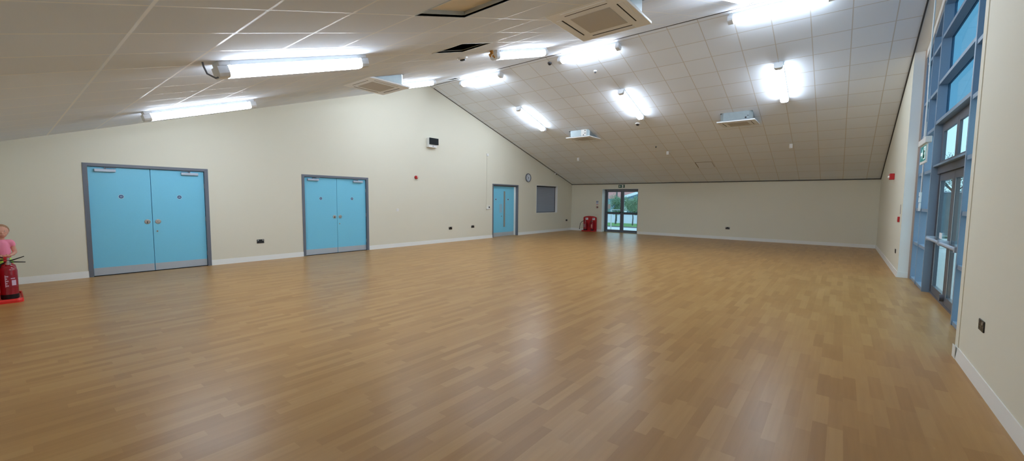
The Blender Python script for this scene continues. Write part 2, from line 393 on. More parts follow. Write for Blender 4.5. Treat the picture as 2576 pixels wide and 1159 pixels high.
# ------------------------------------------------------------------ blue doors
def ring_x(w, x0, x1, ya, yb, zt, wd):
    """three-sided door frame in a wall facing +x"""
    w.box(x0, x1, ya, ya+wd, 0, zt); w.box(x0, x1, yb-wd, yb, 0, zt); w.box(x0, x1, ya+wd, yb-wd, zt-wd*.85, zt)
def disc_x(w, x, y, z, r, t=.006, n=28): return w.cyl((x, y, z), (x+t, y, z), r, n=n)
def double_door(name, y0, y1, zt, label, mid):
    root = thing(name, (XL-.04, (y0+y1)/2, 0), label, 'double door', kind='structure')
    f = MB(); ring_x(f, XL-.2, XL+.012, y0, y1, zt, .07); f.build('door_frame', M['frame'], root)
    MB().box(XL-.2, XL-.001, y0+.07, y1-.07, .001, .006).build('threshold_gap', M['dark'], root)  # flat dark strip painting the shade in the gap under the leaves
    xf = XL-.04
    for k, (a, b) in enumerate(((y0+.074, mid-.004), (mid+.004, y1-.074))):
        lf = MB().box(xf-.05, xf, a, b, .012, zt-.066, bev=.003).build('door_leaf', M['leaf'], root)
        MB().box(xf, xf+.004, a+.004, b-.004, .014, .165).build('kick_plate', M['kick'], lf)
        # closer: near the hinge side
        ca, cb = (a+.09, a+.40) if k == 0 else (b-.42, b-.11)
        MB().box(xf, xf+.055, ca, cb, 2.085, 2.14, bev=.006).build('closer_body', M['closer'], lf)
        arm = MB(); cm = (ca+cb)/2
        arm.box(xf+.02, xf+.04, cm-.01, cm+.012, 2.14, 2.172); arm.tube([(xf+.03, cm, 2.165), (xf+.075, cm+(.05 if k == 0 else -.05), 2.168), (XL+.015, cm+(.16 if k == 0 else -.16), 2.17)], .008, 8)
        arm.build('closer_arm', M['frame'], lf)
        # round blue sign with white rim
        sy = (y0+.537) if k == 0 else (y0+1.487)
        disc_x(MB(), xf, sy, 1.593, .043, .002).build('sign_rim', M['white'], lf)
        disc_x(MB(), xf+.002, sy, 1.593, .038, .0015).build('fire_door_sign', M['blue'], lf)
        g = MB()
        for dz, ln in ((.013, .016), (.0, .024), (-.013, .018)): g.box(xf+.0035, xf+.0042, sy-ln, sy+ln, 1.593+dz-.0018, 1.593+dz+.0018)
        g.build('sign_lettering', M['white'], lf)
        # turned ring pull plate
        hy = mid+(-.085 if k == 0 else .09)
        MB().lathe([(.05, 0), (.05, .006), (.043, .010), (.040, .004), (.0, .004)], frame_mx((xf, hy, 1.065), (0, 1, 0), (0, 0, 1), (1, 0, 0))).build('flush_pull', M['steel'], lf, True)
        pv = MB()
        if k == 0: pv.box(xf+.004, xf+.02, hy-.005, hy+.005, 1.03, 1.078)
        else: pv.box(xf+.004, xf+.018, hy+.008, hy+.034, 1.035, 1.05); pv.cyl((xf+.004, hy, 1.068), (xf+.02, hy, 1.068), .012)
        pv.build('thumb_turn', M['black' if k == 0 else 'steel'], lf)
        if k == 1:
            MB().cyl((xf, hy-.02, .858), (xf+.006, hy-.02, .858), .017).build('key_escutcheon', M['steel'], lf)
            MB().box(xf+.006, xf+.007, hy-.024, hy-.016, .846, .868).build('keyhole', M['black'], lf)
        # hinges
        hh = a-.004 if k == 0 else b+.004
        for hz in (.3, 1.1, 1.85): MB().cyl((xf+.006, hh, hz-.05), (xf+.006, hh, hz+.05), .008, n=10).build('hinge', M['steel'], lf)
    MB().box(XL-.35, XL-.2, y0, y1, 0, zt).build('door_backing', M['dark'], root)
    return root
double_door('door_1', D1[0], D1[1], D1[2], 'large pale blue double doors nearest the left edge, grey frame', 2.043)
double_door('door_2', D2[0], D2[1], D2[2], 'pale blue double doors in the middle of the left wall, grey frame', 6.187)

# narrow blue door standing slightly back in its frame
root = thing('door_3', (XL-.1, 13.88, 0), 'narrower blue door with long steel strip, beside the clock', 'door', kind='structure')
f = MB(); f.box(XL-.2, XL+.012, 13.0, 13.06, 0, D3[2]); f.box(XL-.10, XL+.012, 14.705, 14.765, 0, D3[2]); f.box(XL-.2, XL+.012, 13.06, 14.705, 2.224, D3[2])
f.box(XL-.2, XL-.1, 13.06, 13.19, 0, 2.24); f.box(XL-.2, XL-.1, 13.19, 14.7, 2.19, 2.224)
f.build('door_frame', M['frame'], root)
xf = XL-.12
lf = MB().box(xf-.05, xf, 13.2, 14.60, .012, 2.185, bev=.003).build('door_leaf', M['leaf'], root)
MB().box(xf, xf+.004, 13.205, 14.59, .014, .185).build('kick_plate', M['kick'], lf)
MB().box(xf, xf+.004, 14.50, 14.59, .186, .2).build('kick_plate_corner', M['steel'], lf)
MB().box(xf, xf+.012, 13.878, 13.975, .415, 1.975, bev=.004).build('steel_strip', M['steel'], lf)
for sy in (13.356, 14.183):
    disc_x(MB(), xf, sy, 1.622, .046, .002).build('sign_rim', M['white'], lf)
    disc_x(MB(), xf+.002, sy, 1.622, .037, .0015).build('fire_door_sign', M['blue'], lf)
MB().box(xf, xf+.002, 13.6, 13.78, 1.05, 1.42).build('pale_notice', mat('pale_blue_notice', srgb(140, 186, 214), .5), lf)
MB().cyl((xf, 13.738, .893), (xf+.006, 13.738, .893), .02).build('key_escutcheon', M['frame'], lf)
MB().box(XL-.35, XL-.101, 14.735, 14.765, 0, 2.224).build('jamb_lining', M['white'], root)
# unseen lobby; a lamp is added to brighten the jamb seen in the gap
w = MB(); lx0, lx1, ly0, ly1 = XL-2.0, XL-.35, 12.4, 16.0
w.box(lx0-.1, lx0, ly0, ly1, 0, 2.5); w.box(lx0, lx1, ly0-.1, ly0, 0, 2.5); w.box(lx0, lx1, ly1, ly1+.1, 0, 2.5); w.box(lx0, lx1, ly0, ly1, 2.5, 2.6); w.box(lx0, lx1, ly0, ly1, -.12, 0)
w.box(lx1-.005, lx1, ly0, D3[0], 0, 2.5); w.box(lx1-.005, lx1, D3[1], ly1, 0, 2.5)
struct(w.build('wall_lobby', M['reveal']), 'white lobby behind the narrow blue door', 'wall')
t_ = thing('ceiling_light', (XL-1.0, 14.6, 2.5), 'unseen panel light added in the lobby to brighten the narrow blue door gap', 'ceiling light')
MB().box(XL-1.3, XL-.7, 14.3, 14.9, 2.46, 2.5).build('frame', M['lampw'], t_)
MB().box(XL-1.27, XL-.73, 14.33, 14.87, 2.45, 2.46).build('diffuser', mat('added_lobby_light', (.9, .9, .9, 1), .5, emit=(.95, .98, 1, 1), es=14, var=0), t_)

# serving hatch with roller shutter
root = thing('window_2', (XL-.1, 17.115, .995), 'serving hatch with closed grey roller shutter near the far corner', 'serving hatch', kind='structure')
s_ = MB(); nsl = 40; z = SH[2]+.02; hh = (SH[3]-.05-z)/nsl
for i in range(nsl):
    a = z+i*hh
    s_.prism([(XL-.14, SH[0]+.02, a), (XL-.134, SH[0]+.02, a+hh*.25), (XL-.134, SH[0]+.02, a+hh*.75), (XL-.14, SH[0]+.02, a+hh)], (0, SH[1]-SH[0]-.04, 0))
s_.build('shutter_slats', M['shutter'], root)
g = MB(); g.box(XL-.16, XL-.07, SH[0]+.004, SH[0]+.03, SH[2]+.004, SH[3]-.004); g.box(XL-.16, XL-.12, SH[1]-.03, SH[1]-.002, SH[2]+.004, SH[3]-.004); g.box(XL-.16, XL-.07, SH[0]+.03, SH[1]-.04, SH[3]-.05, SH[3]-.004)
g.build('guide_rail', M['trimdark'], root)
MB().box(XL-.16, XL-.11, SH[0]+.03, SH[1]-.04, SH[2], SH[2]+.03).build('bottom_bar', M['trimdark'], root)
g = MB(); a, b, c, d = SH; k = .022
g.box(XL-.12, XL+.006, a-k, a+.003, c-k, d+k); g.box(XL-.12, XL+.006, b-.003, b+k, c-k, d+k); g.box(XL-.12, XL+.006, a, b, c-k, c+.003); g.box(XL-.12, XL+.006, a, b, d-.003, d+k)
g.build('reveal_lining', M['white'], root)
MB().box(XL-.34, XL-.2, SH[0], SH[1], SH[2], SH[3]).build('backing', M['dark'], root)

# ------------------------------------------------------------------ far glazed exit door
def glazed_leaf(root, x0, x1, y, z0, z1, stile, zm, m_frame, axis='x'):
    """leaf in a plane of constant y: stiles, rails, two panes"""
    f = MB(); t = .05
    f.box(x0, x0+stile, y, y+t, z0, z1); f.box(x1-stile, x1, y, y+t, z0, z1)
    f.box(x0+stile, x1-stile, y, y+t, z0, z0+stile*.95); f.box(x0+stile, x1-stile, y, y+t, z1-stile, z1); f.box(x0+stile, x1-stile, y, y+t, zm, zm+.09)
    lf = f.build('door_leaf', m_frame, root)
    MB().box(x0+stile, x1-stile, y+.02, y+.03, z0+stile*.95, zm).build('glass_pane', M['clear'], lf)
    MB().box(x0+stile, x1-stile, y+.02, y+.03, zm+.09, z1-stile).build('glass_pane', M['clear'], lf)
    return lf
yd = 19.84
root = thing('door_4', (-8.74, yd, 0), 'grey aluminium glazed double exit door in the far wall', 'glazed door', kind='structure')
f = MB(); f.box(-9.70, -9.63, yd-.02, yd+.07, 0, 2.21); f.box(-7.85, -7.775, yd-.02, yd+.07, 0, 2.21); f.box(-9.63, -7.85, yd-.02, yd+.07, 2.15, 2.21); f.box(-9.70, -7.775, yd-.02, yd+.07, 0, .035)
f.build('door_frame', M['alu'], root)
for i, (a, b) in enumerate(((-9.625, -8.752), (-8.742, -7.855))):
    lf = glazed_leaf(root, a, b, yd, .04, 2.145, .085, .92, M['alu'])
    pb = MB(); pb.tube([(a+.07, yd-.09, 1.03), (b-.07, yd-.09, 1.03)], .015, 12); pb.box(a+.05, a+.085, yd-.1, yd, 1.0, 1.055); pb.box(b-.085, b-.05, yd-.1, yd, 1.0, 1.055)
    pb.build('panic_bar', M['green'], lf)
MB().box(-9.53, -9.38, yd-.004, yd, 1.19, 1.43).build('paper_notice', M['paper'], root)
w = MB(); w.box(FD[0]-.0, FD[0]+.012, YF-.002, yd-.02, 0, FD[2]); w.box(FD[1]-.012, FD[1], YF-.002, yd-.02, 0, FD[2]); w.box(FD[0], FD[1], YF-.002, yd-.02, FD[2]-.012, FD[2])
w.build('reveal_lining', M['reveal'], root)

# ------------------------------------------------------------------ tall window in the right gable
XI, XO, XG = 1.208, 1.362, 1.335      # inner edge of the fins, outer face, glass plane
root = thing('window_1', (XI, (WY0+WY1)/2, 0), 'tall blue-grey framed window wall with glazed exit doors', 'window', kind='structure')
HB = .17
MULL = [WY0+.03, 7.0, 7.86, 10.53, 11.42, 12.15]
for y in MULL:
    t = ch(y)-HB
    MB().box(XI, XO, y-.03, y+.03, 0, t).build('mullion', M['aluw'], root)
ZT = [.03, .78, 1.48, 2.2, 2.96, 3.64, 4.45]
def bay(y0, y1, zs, m):
    for z in zs:
        if z > min(ch(y0), ch(y1))-HB-.15: continue
        MB().box(XI+.01, XO, y0+.03, y1-.03, z-.028, z+.028).build('transom', M['aluw'], root)
for a, b in zip(MULL, MULL[1:]):
    if a == 7.86:
        bay(a, b, [3.03, 3.72, 4.52], None)
        # sloping or peaked head bar
    else: bay(a, b, ZT, None)
    # head bar follows the roof
    for c, d in ([(a, YR), (YR, b)] if a < YR < b else [(a, b)]):
        q = HB
        MB().hexa([(XI+.01, c, ch(c)-q-.07), (XO, c, ch(c)-q-.07), (XO, d, ch(d)-q-.07), (XI+.01, d, ch(d)-q-.07), (XI+.01, c, ch(c)-q), (XO, c, ch(c)-q), (XO, d, ch(d)-q), (XI+.01, d, ch(d)-q)]).build('head_bar', M['aluw'], root)
    # panes
    levels = ([3.03, 3.72, 4.52] if a == 7.86 else ZT)
    y0, y1 = a+.03, b-.03
    tops = [z for z in levels if z <= min(ch(y0), ch(y1))-HB-.15]
    for i, z in enumerate(tops):
        upper = z > 2.5
        if i+1 < len(tops):
            MB().box(XG-.006, XG+.006, y0, y1, z+.028, tops[i+1]-.028).build('glass_pane', M['tint' if upper else 'clear'], root)
        else:
            for c, d in ([(y0, YR), (YR, y1)] if y0 < YR < y1 else [(y0, y1)]):
                MB().hexa([(XG-.006, c, z+.028), (XG+.006, c, z+.028), (XG+.006, d, z+.028), (XG-.006, d, z+.028),
                           (XG-.006, c, ch(c)-HB-.07), (XG+.006, c, ch(c)-HB-.07), (XG+.006, d, ch(d)-HB-.07), (XG-.006, d, ch(d)-HB-.07)]).build('glass_pane', M['tint'], root)
# door set in the wide bay
fr = MB(); fr.box(XI+.10, XO, 7.89, 7.95, 0, 3.0); fr.box(XI+.10, XO, 10.44, 10.50, 0, 3.0)
fr.box(XI+.08, XO, 7.89, 10.50, 2.13, 2.28); fr.box(XI+.10, XO, 7.95, 10.44, 2.93, 3.0); fr.box(XI+.1, XO, 7.95, 10.44, 0, .03)
fr.build('door_set_frame', M['alu'], root)
MB().box(XI+.02, XI+.1, 7.89, 10.50, 2.255, 2.285).build('sill', M['aluw'], root)
tl = MB()
for a, b in ((7.95, 9.185), (9.195, 10.44)):
    tl.box(XI+.1, XO-.02, a, a+.09, 2.28, 2.93); tl.box(XI+.1, XO-.02, b-.09, b, 2.28, 2.93); tl.box(XI+.1, XO-.02, a+.09, b-.09, 2.28, 2.35); tl.box(XI+.1, XO-.02, a+.09, b-.09, 2.86, 2.93)
    MB().box(XG-.006, XG+.006, a+.09, b-.09, 2.35, 2.86).build('glass_pane', M['clear'], root)
tl.build('top_light_frame', M['alu'], root)
for a, b in ((7.955, 9.187), (9.193, 10.435)):
    f = MB(); X0, X1 = XI+.11, XI+.16
    f.box(X0, X1, a, a+.11, .03, 2.125); f.box(X0, X1, b-.11, b, .03, 2.125); f.box(X0, X1, a+.11, b-.11, .03, .16); f.box(X0, X1, a+.11, b-.11, 2.0, 2.125); f.box(X0, X1, a+.11, b-.11, .9, .99)
    lf = f.build('door_leaf', M['alu'], root)
    for z0, z1 in ((.16, .9), (.99, 2.0)): MB().box(XG-.02, XG-.01, a+.11, b-.11, z0, z1).build('glass_pane', M['clear'], lf)
    gb = MB(); gb.box(X0-.004, X0, a+.11, a+.125, .16, 2.0); gb.box(X0-.004, X0, b-.125, b-.11, .16, 2.0); gb.build('glazing_bead', M['steel'], lf)
    pb = MB(); pb.tube([(X0-.1, a+.05, .99), (X0-.1, b-.03, .99)], .024, 12); pb.box(X0-.12, X0, a+.03, a+.09, .95, 1.03, bev=.006); pb.box(X0-.12, X0, b-.09, b-.03, .95, 1.03, bev=.006)
    pb.build('panic_bar', M['closer'], lf)
    MB().cyl((X0-.05, a+.06, .12), (X0, a+.06, .12), .055).build('floor_bolt_cover', M['alu'], lf)
MB().box(XG-.03, XG-.026, 9.72, 9.95, 1.02, 1.12).build('window_sticker', M['paper'], root)
# plaster soffit and head lining above it, white jamb linings
so = MB()
for a, b in ((WY0, YR), (YR, WY1)):
    so.hexa([(XR, a, ch(a)), (XO, a, ch(a)), (XO, b, ch(b)), (XR, b, ch(b)), (XR, a, ch(a)+.3), (XO, a, ch(a)+.3), (XO, b, ch(b)+.3), (XR, b, ch(b)+.3)])
    so.hexa([(XI-.01, a, ch(a)-HB), (XO, a, ch(a)-HB), (XO, b, ch(b)-HB), (XI-.01, b, ch(b)-HB), (XI-.01, a, ch(a)), (XO, a, ch(a)), (XO, b, ch(b)), (XI-.01, b, ch(b))])
so.build('soffit_lining', M['reveal'], root)
MB().box(XR+.002, XI-.02, WY1-.006, WY1, .125, ch(WY1)).build('reveal_lining', M['reveal'], root)
MB().box(XI-.03, XO, WY1-.02, WY1, 0, ch(WY1)).build('edge_liner', mat('beige_sealant', srgb(190, 170, 156), .6), root)
# plaster corner bead at the near edge of the opening
struct(MB().box(XR-.006, XR, WY0-.13, WY0, .125, ch(WY0)-.01).build('trim_5', M['wall']), 'slightly raised plaster corner strip at the window opening', 'trim')
struct(MB().box(XR-.024, XR-.02, WY0-.13, WY0, 0, .13).build('trim_6', M['white']), 'short thicker end of the near skirting', 'trim')

# ------------------------------------------------------------------ fluorescent battens
def light_batten():
    """local frame: X along the lamp, Z towards the ceiling, origin on the ceiling plane"""
    L = 1.78
    root = thing('ceiling_light', (0, 0, 0), '', 'ceiling light')
    MB().box(-L/2+.02, L/2-.02, -.09, .09, -.045, 0, bev=.004).build('housing', M['lampw'], root)
    pr = [(-.086, -.046), (-.088, -.07), (-.088, -.115), (-.07, -.145), (-.04, -.156), (.04, -.156), (.07, -.145), (.088, -.115), (.088, -.07), (.086, -.046)]
    MB().prism([(-L/2+.10, y, z) for y, z in pr], (L-.20, 0, 0)).build('diffuser', M['diffuser'], root)
    for sx in (-1, 1):
        x = sx*(L/2-.05)
        MB().prism([(x-.05, y*1.03, z*1.01) for y, z in pr], (.10, 0, 0)).build('end_cap', M['lampw'], root)
        MB().box(x-sx*.09-.015, x-sx*.09+.015, -.095, .095, -.047, 0).build('bracket', M['lampw'], root)
    return root
proto = light_batten()
RX = lambda d: {'L': Matrix((Vector((0, 1, S)).normalized(), Vector((-1, 0, 0)), -NL)).transposed().to_4x4(),
                'R': Matrix((Vector((0, 1, -S)).normalized(), Vector((-1, 0, 0)), -NR)).transposed().to_4x4(),
                'X': Matrix((Vector((1, 0, 0)), Vector((0, 1, -S)).normalized(), -NR)).transposed().to_4x4()}[d]
LIGHTS = [(-5.08, 2.28, 'L', 'longest lit strip light at upper left, with a dangling flex'),
          (-9.22, 2.40, 'L', 'lit strip light low over the first blue double doors'),
          (-5.28, 6.80, 'L', 'lit strip light beside the open dark ceiling hatch'),
          (-9.25, 7.05, 'L', 'short-looking lit strip light beside the smaller ceiling cassette'),
          (-1.36, 6.85, 'L', 'lit strip light at the top edge, right of the large cassette'),
          (-9.24, 9.86, 'X', 'farthest lit strip light running along the ridge'),
          (-5.40, 9.86, 'X', 'middle lit strip light along the ridge'),
          (-1.20, 9.86, 'X', 'nearest, biggest lit strip light along the ridge at the top edge'),
          (-9.17, 12.56, 'R', 'lit strip light on far slope, leftmost of three in a row'),
          (-5.31, 12.56, 'R', 'lit strip light on far slope, middle of three in a row'),
          (-1.36, 12.56, 'R', 'lit strip light on far slope, rightmost of three, near the window')]
for i, (x, y, d, lb) in enumerate(LIGHTS):
    o = proto if i == 0 else copy_tree(proto)
    o.matrix_world = Matrix.Translation((x, y, ch(y))) @ RX(d)
    o['label'] = lb; o['group'] = 'strip lights on the sloping ceiling'
# flex and foam at two lamp ends
c = ch(1.36)
o = MB().tube([(-5.02, 1.33, c), (-5.02, 1.34, c-.05), (-5.03, 1.37, c-.11), (-5.06, 1.45, c-.13), (-5.07, 1.5, c-.1)], .009, 8).build('flex_cable', M['frame'], smooth=True)
tag(o, 'thin grey flex looping from the ceiling into the nearest left strip light', 'cable')
c = ch(5.86)
g = MB()
for k in range(9):
    g.ball((-5.2+random.uniform(-.05, .05), 5.86+random.uniform(-.04, .04), c-.02-.012*k), .024-.0012*k, (1, 1, 1.3), 10)
tag(g.build('foam_lump', M['foam'], smooth=True), 'lump of orange-brown expanding foam at a strip light end', 'foam')

# ------------------------------------------------------------------ ceiling cassettes
def cassette(x0, y0, z, label, flip):
    W = 1.01; t = .035
    root = thing('air_conditioner', (x0+W/2, y0+W/2, z), label, 'air conditioner', 'ceiling cassettes')
    p = MB()
    # solid panel; dark strips laid on it paint the shade of the outlet slots
    p.box(x0, x0+W, y0, y0+W, z, z+t, bev=.008)
    pn = p.build('panel', M['panel'], root)
    gi = .235
    MB().box(x0+gi, x0+W-gi, y0+gi, y0+W-gi, z-.006, z+.002).build('intake_grille', M['grille'], root)
    for k in range(4):
        a = k*PI/2; mx = Matrix.Translation((x0+W/2, y0+W/2, 0)) @ Matrix.Rotation(a, 4, 'Z')
        MB().box(-.29, .29, W/2-.135, W/2-.118, z-.002, z+.002, mx).build('air_slot', M['dark'], root)
        MB().box(-.31, .31, W/2-.116, W/2-.05, z-.005, z+.001, mx, bev=.002).build('louvre', M['panel'], root)
    b = MB(); q = .075; c = .09; H = .30
    a0, a1, b0, b1 = x0+q, x0+W-q, y0+q, y0+W-q
    poly = [(a0+c, b0), (a1-c, b0), (a1, b0+c), (a1, b1-c), (a1-c, b1), (a0+c, b1), (a0, b1-c), (a0, b0+c)]
    b.prism([(x, y, z+t+.02) for x, y in poly], (0, 0, H)); b.build('body', M['galv'], root)
    MB().prism([(x, y, z+t) for x, y in [(x0+W/2+(x-x0-W/2)*.97, y0+W/2+(y-y0-W/2)*.97) for x, y in poly]], (0, 0, .022)).build('gap_shade', M['dark'], root)  # dark fill painting the shade in the gap between panel and body
    MB().box(x0+.25, x0+.252, y0+q-.002, y0+q, z+.06, z+.06) if False else None
    return root, (a0, a1, b0, b1)
cassette(-8.43, 4.68, 3.99, 'smaller-looking ceiling cassette over the second blue doors, grille facing down', 0)
cassette(-3.09, 4.48, 3.923, 'large white ceiling cassette at the top centre of the photo', 0)
rc, bb = cassette(-8.43, 13.76, 3.973, 'far ceiling cassette with white label plate on its metal side', 1)
y = bb[2]
lp = MB().box(bb[1]-.31, bb[1]-.092, y-.006, y, 4.03, 4.28).build('label_plate', M['plastic'], rc)
MB().cyl((bb[1]-.215, y-.009, 4.058), (bb[1]-.215, y-.006, 4.058), .02).build('port', M['black'], lp)
MB().box(bb[1]-.16, bb[1]-.13, y-.008, y-.006, 4.19, 4.24).build('slot', M['black'], lp); MB().box(bb[1]-.18, bb[1]-.11, y-.008, y-.006, 4.11, 4.13).build('slot', M['black'], lp)
rc, bb = cassette(-3.11, 13.72, 3.977, 'ceiling cassette on far slope near the window side', 1)
g = MB(); g.cyl((bb[1]-.17, bb[2]-.012, 4.075), (bb[1]-.17, bb[2], 4.075), .024); g.box(bb[1]-.135, bb[1]-.095, bb[2]-.006, bb[2], 4.12, 4.135)
g.build('port', M['black'], rc)

# lined recess in the near slope and rim of the open tile
h = HOLES[1]; q = .06
root = thing('ceiling_recess', ((h[0]+h[1])/2, (h[2]+h[3])/2, ch(2.8)), 'square metal-lined recess in the near ceiling slope at the top edge', 'ceiling recess', kind='structure')
g = MB()
for a, b, c, d in ((h[0]-.012, h[0], h[2], h[3]), (h[1], h[1]+.012, h[2], h[3]), (h[0], h[1], h[3], h[3]+.012), (h[0], h[1], h[2]-.012, h[2])):
    g.hexa([(a, c, ch(c)-.004), (b, c, ch(c)-.004), (b, d, ch(d)-.004), (a, d, ch(d)-.004), (a, c, ch(c)+q), (b, c, ch(c)+q), (b, d, ch(d)+q), (a, d, ch(d)+q)])
g.build('lining', mat('pale_metal_lining', srgb(198, 206, 212), .5), root)
MB().hexa([(h[0], h[2], ch(h[2])+q), (h[1], h[2], ch(h[2])+q), (h[1], h[3], ch(h[3])+q), (h[0], h[3], ch(h[3])+q)]+[(x, y, ch(y)+q+.01) for x, y in ((h[0], h[2]), (h[1], h[2]), (h[1], h[3]), (h[0], h[3]))]).build('recessed_tile', mat('cream_tile', srgb(240, 234, 224), .8), root)
for hi, nm in ((0, 'trim_7'), (2, 'trim_8')):
    h = HOLES[hi]; g = MB(); e = .018 if hi == 0 else .01
    for a, b, c, d in ((h[0]-e, h[0], h[2]-e, h[3]+e), (h[1], h[1]+e, h[2]-e, h[3]+e), (h[0], h[1], h[3], h[3]+e), (h[0], h[1], h[2]-e, h[2])):
        g.hexa([(a, c, ch(c)-.006), (b, c, ch(c)-.006), (b, d, ch(d)-.006), (a, d, ch(d)-.006), (a, c, ch(c)+.03), (b, c, ch(c)+.03), (b, d, ch(d)+.03), (a, d, ch(d)+.03)])
    struct(g.build(nm, M['white']), ['white bar rim around the missing dark ceiling tile', '', 'thin rim of the small dark slot near the ridge'][hi], 'trim')
# ill-fitting access tile low on the far slope
g = MB(); x0, x1, y0, y1 = -4.65, -4.03, 17.33, 17.86
for a, b, c, d in ((x0, x0+.02, y0, y1), (x0, x1, y0, y0+.02), (x1-.012, x1, y0, y1)):
    g.hexa([(a, c, ch(c)-.004), (b, c, ch(c)-.004), (b, d, ch(d)-.004), (a, d, ch(d)-.004), (a, c, ch(c)+.01), (b, c, ch(c)+.01), (b, d, ch(d)+.01), (a, d, ch(d)+.01)])
struct(g.build('trim_9', mat('grey_gap', srgb(120, 114, 112), .7)), 'faint outline of an access tile low on the far slope', 'trim')

# detectors and ceiling boxes
def on_ceiling(x, y, side):
    ez = -(NL if side == 'L' else NR)
    ex = Vector((1, 0, 0)); ey = ez.cross(ex)
    return frame_mx((x, y, ch(y)), ex, ey, ez)
def detector(x, y, side, r, label, m1, m2):
    mx = on_ceiling(x, y, side)
    root = thing('smoke_detector', (x, y, ch(y)), label, 'smoke detector')
    MB().lathe([(r, 0), (r, -.018), (r*.9, -.03), (r*.62, -.034)], mx).build('base', m1, root, True)
    MB().lathe([(r*.6, -.032), (r*.55, -.055), (r*.2, -.062), (0, -.062)], mx).build('sensor_head', m2, root, True)
detector(-5.8, 5.67, 'L', .10, 'white smoke detector on near slope by the open dark hatch', M['plastic'], M['black'])
detector(-5.62, 13.84, 'R', .085, 'white smoke detector just beyond the middle far-slope strip light', M['plastic'], M['black'])
detector(-6.67, 9.95, 'R', .06, 'small brown-grey sensor near the ridge, nearest the ridge line', M['frame'], M['black'])
detector(-5.62, 10.69, 'R', .05, 'small pale sensor on far slope between ridge and strip lights', M['plastic'], M['frame'])
detector(-5.62, 15.67, 'R', .028, 'tiny dark sensor low on the far slope', M['frame'], M['black'])
for x, y, lb in ((-9.28, 16.25, 'small white box hanging from far slope, leftmost of three'), (-5.34, 16.18, 'small white box hanging from far slope, middle of three'), (-1.41, 16.24, 'small white box hanging from far slope, rightmost of three')):
    z = ch(y); root = thing('ceiling_sensor_box', (x, y, z), lb, 'sensor', 'white boxes hanging low on far slope')
    MB().box(x-.045, x+.045, y-.04, y+.04, z-.13, z+.005, bev=.008).build('casing', M['plastic'], root)
    MB().cyl((x-.02, y-.043, z-.1), (x-.02, y-.038, z-.1), .014).build('lens', M['grille'], root)

# ------------------------------------------------------------------ things on the left wall
def sockets():
    root = thing('double_socket', (0, 0, 0), '', 'socket')
    MB().box(0, .009, -.083, .083, -.048, .048, bev=.003).build('face_plate', M['black'], root)
    for s in (-1, 1):
        MB().box(.009, .014, s*.055-.012, s*.055+.012, .014, .038, bev=.001).build('switch', M['steel'], root)
        g = MB()
        for dy, dz, a, b in ((0, -.002, .004, .008), (-.011, -.024, .008, .003), (.011, -.024, .008, .003)): g.box(.009, .0098, s*.04+dy-a/2, s*.04+dy+a/2, dz-b, dz+b)
        g.build('socket_holes', M['dark'], root)
        MB().cyl((.009, s*.076, -.0), (.0105, s*.076, -.0), .004, n=10).build('screw', M['steel'], root)
    return root
so0 = sockets()
for i, (x, y, z, rz, lb) in enumerate([(XL, 4.11, .493, 0, 'black double socket between the two blue double doors'),
        (XL, 10.62, .52, 0, 'black double socket, left one of the pair below the wall controls'),
        (XL, 11.82, .527, 0, 'black double socket, right one of the pair below the wall controls'),
        (XL, 19.0, .552, 0, 'black socket low on left wall beside the far corner'),
        (-3.79, YF, .487, -PI/2, 'black double socket alone on the far wall'),
        (XR, 12.9, .511, PI, 'black socket on right wall just beyond the tall window'),
        (XR, 5.34, .542, PI, 'dark metal double socket on right wall nearest the viewpoint')]):
    o = so0 if i == 0 else copy_tree(so0)
    o.location = (x, y, z); o.rotation_euler = (0, 0, rz); o['label'] = lb; o['group'] = 'sockets low on the walls'

root = thing('display_unit', (XL, 9.69, 3.42), 'white wall box with dark glossy front, high on left wall', 'wall unit')
MB().box(XL, XL+.13, 9.49, 9.87, 3.42, 3.75, bev=.012).build('casing', M['plastic'], root)
MB().prism([(XL+.131, 9.51, 3.52), (XL+.131, 9.91, 3.52), (XL+.131, 9.91, 3.745), (XL+.131, 9.51, 3.745)], (.028, 0, 0)).build('dark_cover', M['screen'], root)
MB().box(XL+.12, XL+.15, 9.66, 9.70, 3.455, 3.475).build('status_light', M['frame'], root)

root = thing('alarm_sounder', (XL, 9.02, 2.345), 'red alarm sounder on left wall right of the second blue doors', 'alarm')
mx = frame_mx((XL, 9.02, 2.345), (0, 1, 0), (0, 0, 1), (1, 0, 0))
MB().lathe([(.058, 0), (.058, .03), (.05, .04), (.05, .065), (.035, .08), (0, .08)], mx).build('sounder_body', M['red'], root, True)
MB().ball((XL+.075, 9.04, 2.355), .032, (.6, 1, 1), 14).build('beacon_lens', mat('clear_red_lens', srgb(226, 200, 196), .15), root, True)
MB().cyl((XL, 9.02, 2.345), (XL+.012, 9.02, 2.345), .062).build('back_plate', M['black'], root)

root = thing('light_switch', (XL, 8.26, 1.234), 'small white light switch right of the second blue doors', 'switch')
MB().box(XL, XL+.01, 8.21, 8.30, 1.19, 1.28, bev=.003).build('face_plate', M['plastic'], root)
MB().box(XL+.01, XL+.02, 8.24, 8.27, 1.215, 1.255, bev=.002).build('rocker', M['plastic'], root)
root = thing('wall_controller', (XL, 12.78, 1.29), 'white wall controller with black display left of the narrow blue door', 'controller')
MB().box(XL, XL+.025, 12.71, 12.85, 1.22, 1.36, bev=.006).build('casing', M['plastic'], root)
MB().box(XL+.025, XL+.027, 12.745, 12.815, 1.257, 1.325).build('display', M['black'], root)
root = thing('control_box', (XL, 12.67, 1.235), 'low white control box joined to the black-display controller', 'control box')
MB().box(XL, XL+.035, 12.60, 12.705, 1.20, 1.27, bev=.004).build('casing', M['plastic'], root)
MB().box(XL+.035, XL+.037, 12.612, 12.632, 1.205, 1.22).build('indicator', M['frame'], root)
